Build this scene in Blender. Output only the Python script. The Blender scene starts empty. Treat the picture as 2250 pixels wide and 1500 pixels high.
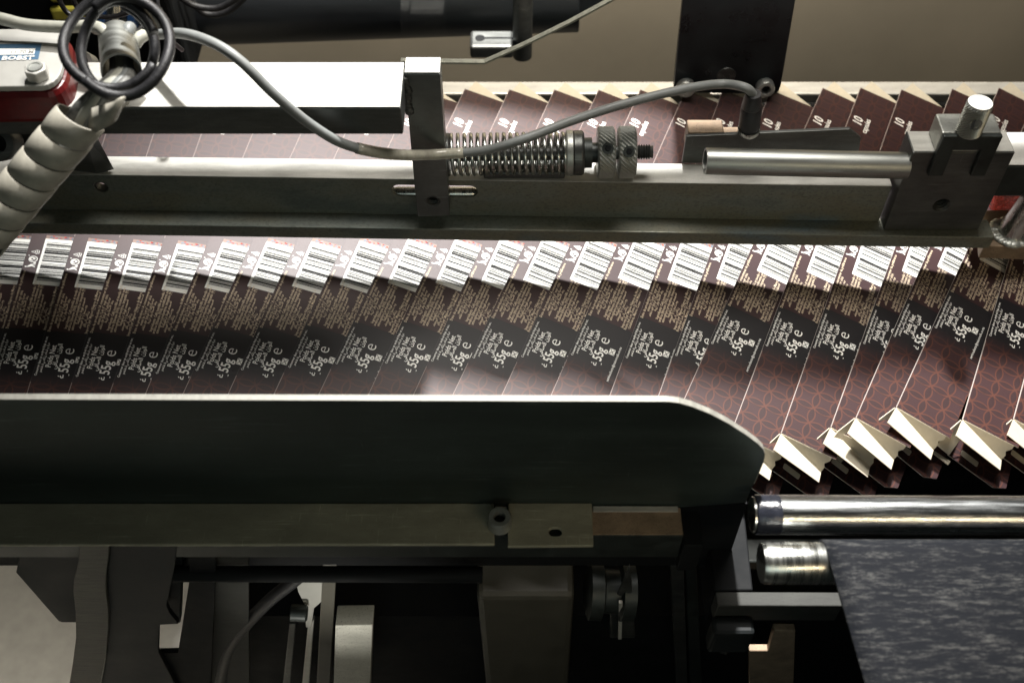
import bpy, bmesh, math, random
from mathutils import Vector, Matrix
S = bpy.context.scene
COL = S.collection
random.seed(7)
R = math.radians
# ------------------------------------------------------------------ camera, world, lamps, exposure (1 unit = 1 dm)
FPX, PITCH, DIST = 2400.0, R(52), 6.0
CAM = Vector((0, -DIST*math.cos(PITCH), DIST*math.sin(PITCH)))
cd = bpy.data.cameras.new('camera'); cam = bpy.data.objects.new('camera', cd); COL.objects.link(cam)
cam.location = CAM; cam.rotation_euler = (math.pi/2-PITCH, 0, 0)
cd.sensor_width = 36; cd.lens = FPX/2250*36; cd.clip_start = .05; cd.clip_end = 200
cd.dof.use_dof = True; cd.dof.focus_distance = 5.75; cd.dof.aperture_fstop = 0.95
S.camera = cam
W = bpy.data.worlds.new('World'); S.world = W; W.use_nodes = True
W.node_tree.nodes['Background'].inputs[0].default_value = (.62, .72, .70, 1)
W.node_tree.nodes['Background'].inputs[1].default_value = .014
S.view_settings.view_transform = 'Standard'; S.view_settings.look = 'None'
S.view_settings.exposure = 0; S.view_settings.gamma = 1; S.view_settings.use_curve_mapping = False
KEY_EL = R(60)
def area(name, loc, target, sx, sy, power, col, shape='RECTANGLE', spread=180):
    l = bpy.data.lights.new(name, 'AREA'); l.shape = shape; l.size = sx; l.size_y = sy
    l.energy = power; l.color = col; l.spread = R(spread)
    o = bpy.data.objects.new(name, l); COL.objects.link(o); o.location = loc
    o.rotation_euler = (Vector(target)-Vector(loc)).to_track_quat('-Z', 'Y').to_euler()
    return o
kd = Vector((.03, math.cos(KEY_EL), math.sin(KEY_EL))).normalized()
def spot(name, loc, target, power, col, cone, blend, rad):
    l = bpy.data.lights.new(name, 'SPOT'); l.energy = power; l.color = col; l.spot_size = R(cone); l.spot_blend = blend; l.shadow_soft_size = rad
    o = bpy.data.objects.new(name, l); COL.objects.link(o); o.location = loc
    o.rotation_euler = (Vector(target)-Vector(loc)).to_track_quat('-Z', 'Y').to_euler()
AIM = Vector((.45, .70, 0))
spot('key_lamp', kd*20+AIM, AIM, 56000, (1.0, .98, .95), 21.5, .75, .5)
area('overhead_softbox', (1.1, 1.9, 7.0), (.6, .5, 0), 3.4, 2.0, 430, (1.0, .95, .88))
area('backdrop_fill', (1.0, 2.6, 5.0), (.9, 5.6, 0.2), 1.6, 1.2, 300, (1.0, .90, .74), spread=110)  # added fill that brightens the wall, no fitting of the room
area('front_fill', (-.3, -6.5, 3.4), (-.1, 0, -.3), 5.0, 2.6, 7, (.86, 1.0, .93), spread=60)
area('floor_fill', (-5.0, -3.2, -1.6), (-4.6, -2.2, -5), .8, .8, 120, (1.0, .93, .82), spread=120)  # added fill for the floor at the lower left
area('under_fill', (-1.05, -2.7, -1.0), (-.95, -1.2, -.7), .2, .2, 1.5, (1.0, .97, .88), spread=50)  # added fill for the bracket and block under the guide
area('front_strip_fill', (3.4, -5.2, 3.4), (2.4, -1.3, -.2), 3.5, .22, 16, (1.0, .78, .50), spread=90)  # narrow warm fill added for the stripe on the roller

# ------------------------------------------------------------------ photo helpers: a pixel of the 2250x1500 photograph to a point on a real plane
FW = Vector((0, math.cos(PITCH), -math.sin(PITCH))); UP = Vector((0, math.sin(PITCH), math.cos(PITCH))); RT = Vector((1, 0, 0))
def ray(x, y): return FW + RT*((x-1125)/FPX) + UP*((750-y)/FPX)
def H(x, y, z):
    d = ray(x, y); return CAM + d*((z-CAM.z)/d.z)
def V(x, y, Y):
    d = ray(x, y); return CAM + d*((Y-CAM.y)/d.y)
def sc(P): return FPX/((Vector(P)-CAM).dot(FW))

# ------------------------------------------------------------------ materials
MATS = {}
class NT:
    def __init__(s, name):
        s.m = bpy.data.materials.new(name); s.m.use_nodes = True
        s.t = s.m.node_tree; s.b = s.t.nodes['Principled BSDF']
        MATS[name] = s.m
    def n(s, typ, **k):
        o = s.t.nodes.new(typ)
        for a, v in k.items(): setattr(o, a, v)
        return o
    def l(s, a, b): s.t.links.new(a, b)
    def val(s, a, sock):
        if isinstance(a, (int, float)): sock.default_value = a
        else: s.l(a, sock)
    def math(s, op, a, b=0.0, c=0.0):
        o = s.n('ShaderNodeMath', operation=op)
        s.val(a, o.inputs[0]); s.val(b, o.inputs[1]); s.val(c, o.inputs[2])
        return o.outputs[0]
    def coord(s, scale=(1, 1, 1), out='Object'):
        c = s.n('ShaderNodeTexCoord'); m = s.n('ShaderNodeMapping'); m.inputs['Scale'].default_value = scale
        s.l(c.outputs[out], m.inputs[0]); return m.outputs[0]
    def noise(s, scale, vec, detail=4, rough=.55):
        n = s.n('ShaderNodeTexNoise'); n.inputs['Scale'].default_value = scale
        n.inputs['Detail'].default_value = detail; n.inputs['Roughness'].default_value = rough
        s.l(vec, n.inputs['Vector']); return n.outputs[0]
    def ramp(s, fac, stops):
        r = s.n('ShaderNodeValToRGB'); e = r.color_ramp.elements
        while len(e) < len(stops): e.new(.5)
        for el, (p, c) in zip(e, stops):
            el.position = p; el.color = (c, c, c, 1) if isinstance(c, (int, float)) else (*c, 1)
        s.l(fac, r.inputs[0]); return r.outputs[0]
    def mix(s, f, a, b, mode='MIX'):
        m = s.n('ShaderNodeMix', data_type='RGBA', blend_type=mode)
        s.val(f, m.inputs[0])
        for v, i in ((a, 6), (b, 7)):
            if isinstance(v, tuple): m.inputs[i].default_value = (*v, 1)
            else: s.l(v, m.inputs[i])
        return m.outputs[2]
    def bump(s, h, strength=.2, dist=.01):
        b = s.n('ShaderNodeBump'); b.inputs['Strength'].default_value = strength; b.inputs['Distance'].default_value = dist
        s.l(h, b.inputs['Height']); s.l(b.outputs[0], s.b.inputs['Normal'])
def flat(name, col, rough=.5, metal=0.0, nscale=18, var=.25, stretch=(1, 1, 1), bump=.05, spec=.5, coat=0, grit=0.0, scratch=0.0):
    k = NT(name); v = k.coord(stretch)
    n1 = k.noise(nscale, v, 6, .65)
    lo = tuple(c*(1-var) for c in col); hi = tuple(min(1, c*(1+var)) for c in col)
    c = k.ramp(n1, [(.3, lo), (.7, hi)])
    if grit:
        n2 = k.noise(140, k.coord(), 2, .6)
        f = k.ramp(n2, [(.60, 0.0), (.70, grit)])
        c = k.mix(f, c, tuple(x*.25 for x in col))
    if scratch:
        s1 = k.noise(60, k.coord((.035, 1, 1)), 3, .6); s2 = k.noise(7, k.coord((.6, 1, 1)), 5, .7); s3 = k.noise(150, k.coord((1, .05, .06)), 2, .5)
        f = k.math('MULTIPLY', k.math('MAXIMUM', k.ramp(s1, [(.60, 0.0), (.68, 1.0)]), k.ramp(s3, [(.66, 0.0), (.72, .8)])), k.ramp(s2, [(.42, 0.0), (.62, 1.0)]))
        c = k.mix(k.math('MULTIPLY', f, scratch), c, tuple(min(1, x*2.6+.03) for x in col))
        c = k.mix(k.ramp(k.noise(1.6, k.coord((.5, 1, 1)), 6, .7), [(.40, .55), (.58, 0.0)]), c, tuple(x*.55 for x in col))
    k.l(c, k.b.inputs['Base Color'])
    k.l(k.ramp(n1, [(.3, max(0, rough-.08)), (.7, min(1, rough+.10))]), k.b.inputs['Roughness'])
    k.b.inputs['Metallic'].default_value = metal
    k.b.inputs['Specular IOR Level'].default_value = spec
    k.b.inputs['Coat Weight'].default_value = coat; k.b.inputs['Coat Roughness'].default_value = .15
    if bump: k.bump(k.noise(nscale*4, v, 4), bump)
    return k.m
flat('zinc', (.42, .43, .40), .42, .75, 7, .30, (.35, 1, 1), .10, grit=.45)
flat('oiled_steel', (.050, .051, .047), .62, .1, 9, .4, (.5, 1.5, 1.5), .10, spec=.25, grit=.4)
flat('oiled_dark', (.016, .019, .020), .60, 0, 5, .4, (1, 1, 1), .06, spec=.22)
flat('machined', (.60, .59, .55), .45, .35, 10, .10, (.4, 2, 2), .05, grit=.30)
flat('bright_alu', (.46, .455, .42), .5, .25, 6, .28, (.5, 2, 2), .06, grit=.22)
flat('dark_steel', (.125, .13, .125), .42, .75, 9, .35, (.4, 1.5, 1.5), .08, grit=.3, scratch=.4)
flat('black_steel', (.030, .036, .034), .45, .35, 9, .45, (1, 1, 1), .06)
flat('black_paint', (.010, .012, .015), .42, 0, 5, .4, (.2, 1, 1), .04)
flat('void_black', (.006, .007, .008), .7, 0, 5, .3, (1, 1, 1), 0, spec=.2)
flat('sheet_green', (.050, .066, .060), .48, .6, 2.2, .45, (.25, 1, 1), .05, grit=.15, scratch=.6)
flat('flange_olive', (.36, .345, .26), .55, .35, 8, .18, (.3, 1, 1), .08, grit=.35, scratch=.5)
flat('rusty', (.30, .22, .15), .6, .35, 9, .35, (1, 1, 1), .12, grit=.6)
flat('chrome', (.60, .62, .62), .24, 1.0, 22, .16, (.15, 3, 3), .06, grit=.25, scratch=.6)
flat('polished_axial', (.34, .35, .33), .42, 1.0, 10, .15, (.12, 2, 2), .03, grit=.2)
flat('post_steel', (.19, .205, .20), .40, .8, 3, .35, (1, 1, 1), .05, grit=.25, scratch=.5)
flat('blued_steel', (.022, .030, .034), .30, .5, 3, .4, (1, 1, 1), .05, grit=.1)
flat('polished', (.52, .53, .50), .27, 1.0, 14, .18, (3.5, .3, .3), .02)
flat('tape_black', (.02, .022, .03), .16, 0, 20, .3, (1, 1, 1), .2)
flat('rubber_black', (.018, .018, .020), .42, 0, 60, .5, (1, 1, 1), .25)
flat('cable_grey', (.19, .20, .195), .48, 0, 14, .12, (1, 1, 1), .05)
flat('cable_light', (.34, .34, .29), .48, 0, 14, .15, (1, 1, 1), .05)
flat('cable_dirty', (.13, .13, .12), .48, 0, 30, .6, (1, 1, 1), .15)
flat('wrap_plastic', (.50, .475, .40), .42, 0, 11, .20, (1, 1, 1), .05)
flat('white_paint', (.42, .415, .385), .45, 0, 8, .06, (1, 1, 1), .03)
flat('speckled', (.66, .65, .58), .6, 0, 8, .15, (1, 1, 1), .1, grit=1.0, scratch=.01)
flat('red_paint', (.11, .003, .004), .35, 0, 12, .35, (1, 1, 1), .12)
flat('red_resin', (.45, .03, .01), .25, 0, 40, .8, (1, 1, 1), .8)
flat('yellow', (.55, .50, .08), .45, 0, 10, .2)
flat('blue_plastic', (.02, .06, .16), .25, 0, 10, .3)
flat('edge_metal', (.30, .295, .26), .6, .1, 20, .2, (2, 1, 1), .1, grit=.3)
flat('edge_mid', (.30, .245, .23), .7, 0, 30, .1, bump=0, spec=.3)
flat('edge_dim', (.10, .095, .10), .7, 0, 30, .05, bump=0, spec=.3)
flat('strip_tan', (.24, .17, .145), .6, 0, 30, .05, bump=0, spec=.3)
flat('label_blue', (.055, .13, .22), .5, 0, 10, .05, bump=0)
flat('ink_grey', (.30, .30, .28), .6, 0, 10, .05, bump=0)
flat('clear_tape', (.42, .40, .33), .18, 0, 20, .2)
flat('sawn_edge', (.10, .094, .076), .55, .1, 26, .55, (.25, 1, 5), .3, grit=.3)
flat('paint_grey', (.085, .080, .064), .45, 0, 6, .12, (1, 1, 1), .05, grit=.35)
flat('wall_beige', (.42, .375, .295), .8, 0, .55, .10, bump=0)
flat('floor_beige', (.36, .35, .315), .75, 0, 5, .14, bump=.03)
flat('board', (.62, .56, .44), .8, 0, 30, .05, bump=.04, spec=.25)
flat('board_edge', (.82, .77, .70), .8, 0, 30, .05, bump=0, spec=.2)
flat('label_white', (.84, .84, .80), .6, 0, 30, .02, bump=0, spec=.25)
flat('ink_black', (.008, .008, .009), .7, 0, 30, .1, bump=0, spec=.12)
flat('ink_cream', (.76, .63, .46), .6, 0, 30, .03, bump=0, spec=.3)
flat('ink_white', (.88, .87, .83), .6, 0, 30, .02, bump=0, spec=.3)
# weathered rail: zinc with grey-green patina, heat tint and grime streaks
k = NT('patina'); v = k.coord((.3, 1, 1)); n1 = k.noise(3.2, v, 6, .62); n2 = k.noise(110, k.coord((.5, 1, 1)), 4, .6)
c = k.ramp(n1, [(.30, (.10, .125, .130)), (.45, (.23, .25, .22)), (.58, (.22, .215, .165)), (.72, (.16, .205, .225))])
c = k.mix(k.ramp(n2, [(.36, .5), (.50, 0.0)]), c, (.10, .11, .095))
k.l(c, k.b.inputs['Base Color']); k.b.inputs['Metallic'].default_value = .55
k.l(k.ramp(n2, [(.3, .55), (.7, .35)]), k.b.inputs['Roughness']); k.bump(n2, .12)
# conveyor belt: near-black fabric with pale scuffs
k = NT('belt'); v = k.coord((.8, 4.4, 1)); n1 = k.noise(9.5, v, 10, .78); n2 = k.noise(60, k.coord((.5, 1.6, 1)), 6, .75)
f = k.math('MULTIPLY', k.ramp(n1, [(.49, 0.0), (.56, .45), (.66, 1.0)]), k.ramp(n2, [(.42, .05), (.56, 1.0)]))
c = k.mix(f, (.0055, .0070, .0105), (.095, .095, .092)); k.l(c, k.b.inputs['Base Color'])
k.b.inputs['Roughness'].default_value = .72; k.b.inputs['Specular IOR Level'].default_value = .18; k.bump(n1, .35, .02)
# knurling: crossed fine ridges
def knurl(name, col, sx):
    k = NT(name); t = k.n('ShaderNodeTexCoord'); s = k.n('ShaderNodeSeparateXYZ'); k.l(t.outputs['UV'], s.inputs[0])
    a = k.math('SINE', k.math('MULTIPLY', k.math('ADD', k.math('MULTIPLY', s.outputs[0], sx), s.outputs[1]), 6.2832))
    b = k.math('SINE', k.math('MULTIPLY', k.math('SUBTRACT', k.math('MULTIPLY', s.outputs[0], sx), s.outputs[1]), 6.2832))
    h = k.math('MULTIPLY', a, b)
    k.l(k.ramp(k.math('ADD', k.math('MULTIPLY', h, .5), .5), [(.3, tuple(x*.35 for x in col)), (.8, col)]), k.b.inputs['Base Color'])
    k.b.inputs['Metallic'].default_value = .8; k.b.inputs['Roughness'].default_value = .38; k.bump(h, .9, .012)
knurl('knurled', (.50, .49, .45), 44)
# acrylic guard
k = NT('acrylic'); tr = k.n('ShaderNodeBsdfTransparent'); gl = k.n('ShaderNodeBsdfGlossy'); gl.inputs['Roughness'].default_value = .08
mx = k.n('ShaderNodeMixShader'); mx.inputs[0].default_value = .025
k.l(tr.outputs[0], mx.inputs[1]); k.l(gl.outputs[0], mx.inputs[2])
k.l(mx.outputs[0], k.t.nodes['Material Output'].inputs['Surface'])
flat('acrylic_edge', (.34, .34, .28), .35, 0, 30, .3)
# printed carton: brown board, darker charcoal weight band, interlocking-circle ornament (card-local coordinates)
def print_mat():
    k = NT('carton_print'); t = k.n('ShaderNodeTexCoord'); s = k.n('ShaderNodeSeparateXYZ'); k.l(t.outputs['Object'], s.inputs[0])
    u, v = s.outputs[0], s.outputs[1]; sp = .100
    fu = k.math('FRACT', k.math('ADD', k.math('DIVIDE', u, sp), .35)); fv = k.math('FRACT', k.math('ADD', k.math('DIVIDE', v, sp), 40.15))
    m = None
    for cx in (0, 1):
        for cy in (0, 1):
            du = k.math('SUBTRACT', fu, cx); dv = k.math('SUBTRACT', fv, cy)
            d = k.math('SQRT', k.math('ADD', k.math('MULTIPLY', du, du), k.math('MULTIPLY', dv, dv)))
            e = k.math('ABSOLUTE', k.math('SUBTRACT', d, .690))
            ins = k.math('LESS_THAN', d, .690); cnt = ins if m is None else k.math('ADD', cnt, ins)
            m = e if m is None else k.math('MINIMUM', m, e)
    line = k.math('MULTIPLY', k.math('SUBTRACT', .046, m), 45); line = k.n('ShaderNodeClamp').inputs[0] and None or line
    cl = k.n('ShaderNodeClamp'); k.l(line, cl.inputs[0]); line = cl.outputs[0]
    def step(a, x0, x1):
        mr = k.n('ShaderNodeMapRange'); mr.inputs[1].default_value = x0; mr.inputs[2].default_value = x1; k.l(a, mr.inputs[0]); return mr.outputs[0]
    zone_p = k.math('MAXIMUM', k.math('SUBTRACT', 1.0, step(v, .50, .60)), step(v, 1.66, 1.72))
    n = k.noise(3, k.coord(), 3)
    base_b = k.ramp(n, [(.3, (.034, .0150, .0160)), (.7, (.042, .0185, .0195))])
    band = k.math('MULTIPLY', step(v, .50, .62), k.math('SUBTRACT', 1.0, step(v, .900, .906)))
    c = k.mix(band, base_b, (.0115, .0100, .0115))
    petal = k.math('MULTIPLY', k.math('MULTIPLY', line, zone_p), k.math('SUBTRACT', .85, k.math('MULTIPLY', step(v, 1.6, 1.7), .40)))
    c = k.mix(k.math('MULTIPLY', k.math('MULTIPLY', k.math('GREATER_THAN', cnt, 1.5), zone_p), .35), c, (.018, .010, .0098))
    c = k.mix(petal, c, (.085, .030, .020))
    cr = k.math('MULTIPLY', k.math('LESS_THAN', k.math('ABSOLUTE', k.math('SUBTRACT', v, .215)), .0022), .6)
    c = k.mix(cr, c, (.02, .010, .009))
    k.l(c, k.b.inputs['Base Color']); fn = k.noise(260, k.coord(), 2)
    k.l(k.ramp(fn, [(.3, .42), (.7, .54)]), k.b.inputs['Roughness']); k.b.inputs['Specular IOR Level'].default_value = .38
    k.bump(fn, .10, .004)
print_mat()
M = MATS

# ------------------------------------------------------------------ object helpers
def link(name, me, mats, parent=None, bev=0.0, smooth=False):
    o = bpy.data.objects.new(name, me); COL.objects.link(o)
    for m in (mats if isinstance(mats, (list, tuple)) else [mats]): me.materials.append(M[m])
    if parent: o.parent = parent
    if smooth:
        for p in me.polygons: p.use_smooth = True
    if bev:
        b = o.modifiers.new('bevel', 'BEVEL'); b.width = bev; b.segments = 2; b.limit_method = 'ANGLE'; b.angle_limit = R(35)
        b.harden_normals = False
    return o
def tag(o, label, cat, group=None, kind=None):
    o['label'] = label
    if cat: o['category'] = cat
    if group: o['group'] = group
    if kind: o['kind'] = kind
    return o
def root(name, loc, label, cat, group=None):
    o = bpy.data.objects.new(name, None); COL.objects.link(o); o.location = loc; o.empty_display_size = .1
    return tag(o, label, cat, group)
def to_local(me, parent):
    if parent is not None and parent.type == 'EMPTY': me.transform(Matrix.Translation(-parent.location))
def fin(bm, name, mats, parent=None, bev=0.0, smooth=False):
    bmesh.ops.recalc_face_normals(bm, faces=bm.faces)
    me = bpy.data.meshes.new(name); bm.to_mesh(me); bm.free(); p = parent
    while p is not None and p.type != 'EMPTY': p = p.parent
    if p is not None: to_local(me, p)
    return link(name, me, mats, parent, bev, smooth)
def loft_bm(bm, A, B, mat=0):
    va = [bm.verts.new(p) for p in A]; vb = [bm.verts.new(p) for p in B]; n = len(A)
    fs = [bm.faces.new(va), bm.faces.new(list(reversed(vb)))]
    for i in range(n): fs.append(bm.faces.new((va[i], vb[i], vb[(i+1) % n], va[(i+1) % n])))
    for f in fs: f.material_index = mat
    return fs
def loft(name, A, B, mat, parent=None, bev=.006):
    bm = bmesh.new(); loft_bm(bm, A, B); return fin(bm, name, mat, parent, bev)
def prism(name, pts, ext, mat, parent=None, bev=.004):
    e = Vector(ext); return loft(name, [Vector(p) for p in pts], [Vector(p)+e for p in pts], mat, parent, bev)
def box_bm(bm, x0, x1, y0, y1, z0, z1, mat=0):
    loft_bm(bm, [(x0, y0, z0), (x1, y0, z0), (x1, y1, z0), (x0, y1, z0)], [(x0, y0, z1), (x1, y0, z1), (x1, y1, z1), (x0, y1, z1)], mat)
def box(name, x0, x1, y0, y1, z0, z1, mat, parent=None, bev=.006):
    bm = bmesh.new(); box_bm(bm, x0, x1, y0, y1, z0, z1); return fin(bm, name, mat, parent, bev)
def lathe(name, p0, p1, prof, mat, parent=None, seg=40, bev=0.0, caps=True, flatcap=True):
    """surface of revolution about p0->p1; prof = [(t along axis 0..1, radius)]"""
    p0 = Vector(p0); p1 = Vector(p1); ax = (p1-p0); z = ax.normalized()
    x = z.orthogonal().normalized(); y = z.cross(x)
    bm = bmesh.new(); uv = bm.loops.layers.uv.new('UVMap'); rings = []
    for t, r in prof:
        rings.append([bm.verts.new(p0+ax*t+(x*math.cos(a)+y*math.sin(a))*r) for a in [2*math.pi*i/seg for i in range(seg)]])
    L = ax.length
    for j in range(len(rings)-1):
        for i in range(seg):
            f = bm.faces.new((rings[j][i], rings[j][(i+1) % seg], rings[j+1][(i+1) % seg], rings[j+1][i])); f.smooth = True
            us = (i/seg, (i+1)/seg, (i+1)/seg, i/seg); vs = (prof[j][0], prof[j][0], prof[j+1][0], prof[j+1][0])
            for lp, a, b in zip(f.loops, us, vs): lp[uv].uv = (a, b*L*44/(2*math.pi*max(prof[j][1], .01)))
    if caps:
        bm.faces.new(rings[0]); bm.faces.new(rings[-1])
    o = fin(bm, name, mat, parent, bev)
    try: o.data.set_sharp_from_angle(angle=R(40))
    except Exception: pass
    return o
def knurled(name, p0, p1, r, mat, parent, chamfer=.08, ns=62, amp=.045):
    p0 = Vector(p0); p1 = Vector(p1); ax = p1-p0; z = ax.normalized(); x = z.orthogonal().normalized(); y = z.cross(x)
    seg = ns*2; cell = 2*math.pi*r/seg; rows = max(6, int(ax.length*(1-2*chamfer)/cell)); bm = bmesh.new()
    def ringv(t, rad, alt=None):
        return [bm.verts.new(p0+ax*t+(x*math.cos(2*math.pi*i/seg)+y*math.sin(2*math.pi*i/seg))*(rad if alt is None else rad-(amp*r if (i+alt) % 2 else 0))) for i in range(seg)]
    R_ = [ringv(0, r*.75), ringv(0, r*.90)]
    for j in range(rows+1): R_.append(ringv(chamfer+(1-2*chamfer)*j/rows, r, j))
    R_ += [ringv(1, r*.90), ringv(1, r*.75)]
    for A, B in zip(R_, R_[1:]):
        for i in range(seg): bm.faces.new((A[i], A[(i+1) % seg], B[(i+1) % seg], B[i]))
    bm.faces.new(R_[0]); bm.faces.new(R_[-1])
    return fin(bm, name, mat, parent)
def catmull(pts, n=10):
    P = [Vector(p) for p in pts]; P = [P[0]*2-P[1]]+P+[P[-1]*2-P[-2]]; out = []
    for i in range(1, len(P)-2):
        for j in range(n):
            t = j/n; a, b, c, d = P[i-1], P[i], P[i+1], P[i+2]
            out.append(.5*((2*b)+(c-a)*t+(2*a-5*b+4*c-d)*t*t+(3*b-a-3*c+d)*t**3))
    return out+[P[-2]]
def tube(name, pts, r, mat, parent=None, seg=12, closed=False, smooth_path=True, n=8):
    path = catmull(pts, n) if smooth_path else [Vector(p) for p in pts]
    bm = bmesh.new(); rings = []; N = len(path); prev = None
    for i, p in enumerate(path):
        if closed: tdir = path[(i+1) % N]-path[i-1]
        else: tdir = path[min(i+1, N-1)]-path[max(i-1, 0)]
        tdir.normalize()
        x = tdir.orthogonal().normalized() if prev is None else (prev-tdir*prev.dot(tdir)).normalized()
        prev = x; y = tdir.cross(x)
        rr = r(i/(N-1)) if callable(r) else r
        rings.append([bm.verts.new(p+(x*math.cos(a)+y*math.sin(a))*rr) for a in [2*math.pi*q/seg for q in range(seg)]])
    for j in range(N if closed else N-1):
        A, B = rings[j], rings[(j+1) % N]
        for i in range(seg): bm.faces.new((A[i], A[(i+1) % seg], B[(i+1) % seg], B[i])).smooth = True
    if not closed: bm.faces.new(rings[0]); bm.faces.new(rings[-1])
    return fin(bm, name, mat, parent)
def cut(o, cutter):
    m = o.modifiers.new('cut', 'BOOLEAN'); m.operation = 'DIFFERENCE'; m.solver = 'EXACT'; m.object = cutter
    mods = [x for x in o.modifiers if x.type == 'BEVEL']; bw = mods[0].width if mods else 0
    for x in mods: o.modifiers.remove(x)
    bpy.context.view_layer.update(); dg = bpy.context.evaluated_depsgraph_get(); dg.update()
    me = bpy.data.meshes.new_from_object(o.evaluated_get(dg)); o.modifiers.clear(); o.data = me
    cm = cutter.data; bpy.data.objects.remove(cutter); bpy.data.meshes.remove(cm)
    if bw:
        b = o.modifiers.new('bevel', 'BEVEL'); b.width = bw*.6; b.segments = 2; b.limit_method = 'ANGLE'; b.angle_limit = R(50)
def slot_pts(c, ax, up, L, r, n=8):
    c, ax, up = Vector(c), Vector(ax), Vector(up); out = []
    for s, a0 in ((1, -90), (-1, 90)):
        for i in range(n+1):
            a = R(a0+180*i/n); out.append(c+ax*(s*(L/2-r))+ax*(math.cos(a)*r)+up*(math.sin(a)*r))
    return out
def cutter_prism(pts, ext):
    o = prism('cutter', pts, ext, 'void_black', None, 0); return o
def cyl_cut(o, p0, p1, r):
    c = lathe('cutter', p0, p1, [(0, r), (1, r)], 'void_black', None, 24); cut(o, c)
def socket_bolt(name, c, axis, r, h, label, parent=None, mat='dark_steel', cat='bolt', group=None):
    """cap screw: knurled-edge head with a hexagonal recess"""
    c = Vector(c); axis = Vector(axis).normalized()
    if parent is None:
        rt = root(name, c, label, cat, group)
    else: rt = parent
    hd = lathe('head' if parent is None else name, c, c+axis*h, [(0, r), (.88, r), (1, r*.9), (1, r*.52), (.45, r*.50)], mat, rt, 24, caps=False)
    lathe('hex_socket', c+axis*h*.42, c+axis*h*.46, [(0, r*.52), (1, r*.52)], 'void_black', hd, 6)
    return rt

# ------------------------------------------------------------------ setting: wall, floor
o = box('wall', -9, 12, 5.6, 5.8, -6, 3.0, 'wall_beige', None, 0); tag(o, 'plain beige wall in the background', None, kind='structure')
del_cat = o.get('category')
o = box('floor', -14, 16, -7, 5.6, -5.2, -5.0, 'floor_beige', None, 0); tag(o, 'pale stained floor under the machine', None, kind='structure')

# ------------------------------------------------------------------ guide rail (L section) over the cartons
ZB = .365
yy = lambda a, b: (lambda x: a+b*x)
f_fb, f_ft, f_j, f_pt, f_bk = yy(513, .0152), yy(489, .0148), yy(459, .01446), yy(383, .01427), yy(343, .0130)
def rail_sec(x):
    a = H(x, f_fb(x), ZB); b = V(x, f_ft(x), a.y); c = H(x, f_j(x), b.z); d = V(x, f_pt(x), c.y); e = H(x, f_bk(x), d.z)
    return a, b, c, d, e
aL, bL, cL, dL, eL = rail_sec(-60); aR, bR, cR, dR, eR = rail_sec(2165)
aM, bM, cM, dM, eM = rail_sec(1125)
RY = lambda X: cL.y+(cR.y-cL.y)*(X-cL.x)/(cR.x-cL.x)          # Y of the rail's upright face at X
rail = root('guide_rail', (0, RY(0), ZB), 'long weathered steel angle rail running across the frame above the cartons', 'rail')
rdir = Vector((cR.x-cL.x, cR.y-cL.y, 0)).normalized()
def at_x(P, Q, X): t = (X-P.x)/(Q.x-P.x); return P+(Q-P)*t
def secpt(P, Q, X): return at_x(P, Q, X)
xl = -3.35; xr = aR.x+.02
def mk(P, Q, X): return secpt(P, Q, X)
flA = [mk(aL, aR, xl), mk(bL, bR, xl), mk(cL, cR, xl)+Vector((0, .03, 0)), mk(cL, cR, xl)+Vector((0, .03, -(bL.z-ZB)))]
flB = [mk(aL, aR, xr), mk(bL, bR, xr), mk(cL, cR, xr)+Vector((0, .03, 0)), mk(cL, cR, xr)+Vector((0, .03, -(bR.z-ZB)))]
flange = loft('foot_flange', flA, flB, 'patina', rail)
xu = V(1950, 440, cR.y).x
e1 = .003
upA = [mk(cL, cR, xl)+Vector((0, 0, e1)), mk(dL, dR, xl), mk(eL, eR, xl), mk(eL, eR, xl)+Vector((0, 0, -.06)), mk(dL, dR, xl)+Vector((0, .05, -.09)), mk(cL, cR, xl)+Vector((0, .05, e1))]
upB = [mk(cL, cR, xu)+Vector((0, 0, e1)), mk(dL, dR, xu), mk(eL, eR, xu), mk(eL, eR, xu)+Vector((0, 0, -.06)), mk(dL, dR, xu)+Vector((0, .05, -.09)), mk(cL, cR, xu)+Vector((0, .05, e1))]
upright = loft('upright_web', upA, upB, 'patina', rail)
# the pale top cap of the rail, lighter than its sides
capA = [p+Vector((0, 0, .002)) for p in (mk(dL, dR, xl), mk(eL, eR, xl))]; capB = [p+Vector((0, 0, .002)) for p in (mk(dL, dR, xu), mk(eL, eR, xu))]
def slab(name, quad, th, mat, parent, bev=.003):
    return loft(name, [Vector(q) for q in quad], [Vector(q)+Vector((0, 0, th)) for q in quad], mat, parent, bev)
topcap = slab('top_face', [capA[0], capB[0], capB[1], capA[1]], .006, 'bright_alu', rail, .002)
rl = rail.location
def px_cut(obj, pts, ext, off):
    pts = [Vector(p) for p in pts]; cut(obj, cutter_prism(pts, ext))
# long slot beside the upright plate, round hole at the left, slot in the top face
s0 = V(955, 420, RY(-.4))+Vector((0, -.05, 0)); px_cut(upright, slot_pts(s0, (1, 0, 0), (0, 0, 1), .46, .042), (0, .35, 0), rl)
s1 = V(222, 411, RY(-2.3))+Vector((0, -.05, 0)); px_cut(upright, slot_pts(s1, (1, 0, 0), (0, 0, 1), .0801, .04), (0, .35, 0), rl)
s2 = H(262, 365, dM.z+.1); px_cut(topcap, slot_pts(s2, (1, 0, 0), (0, 1, 0), .22, .032), (0, 0, -.5), rl)
s2b = Vector((s2.x, s2.y, dM.z-.025)); px_cut(upright, slot_pts(s2+Vector((0, 0, 0)), (1, 0, 0), (0, 1, 0), .22, .032), (0, 0, -.5), rl)
lathe('threaded_hole', s1+Vector((0, .055, 0)), s1+Vector((0, .10, 0)), [(0, .036), (0, .028), (1, .028)], 'dark_steel', rail, 24, caps=False)
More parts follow.
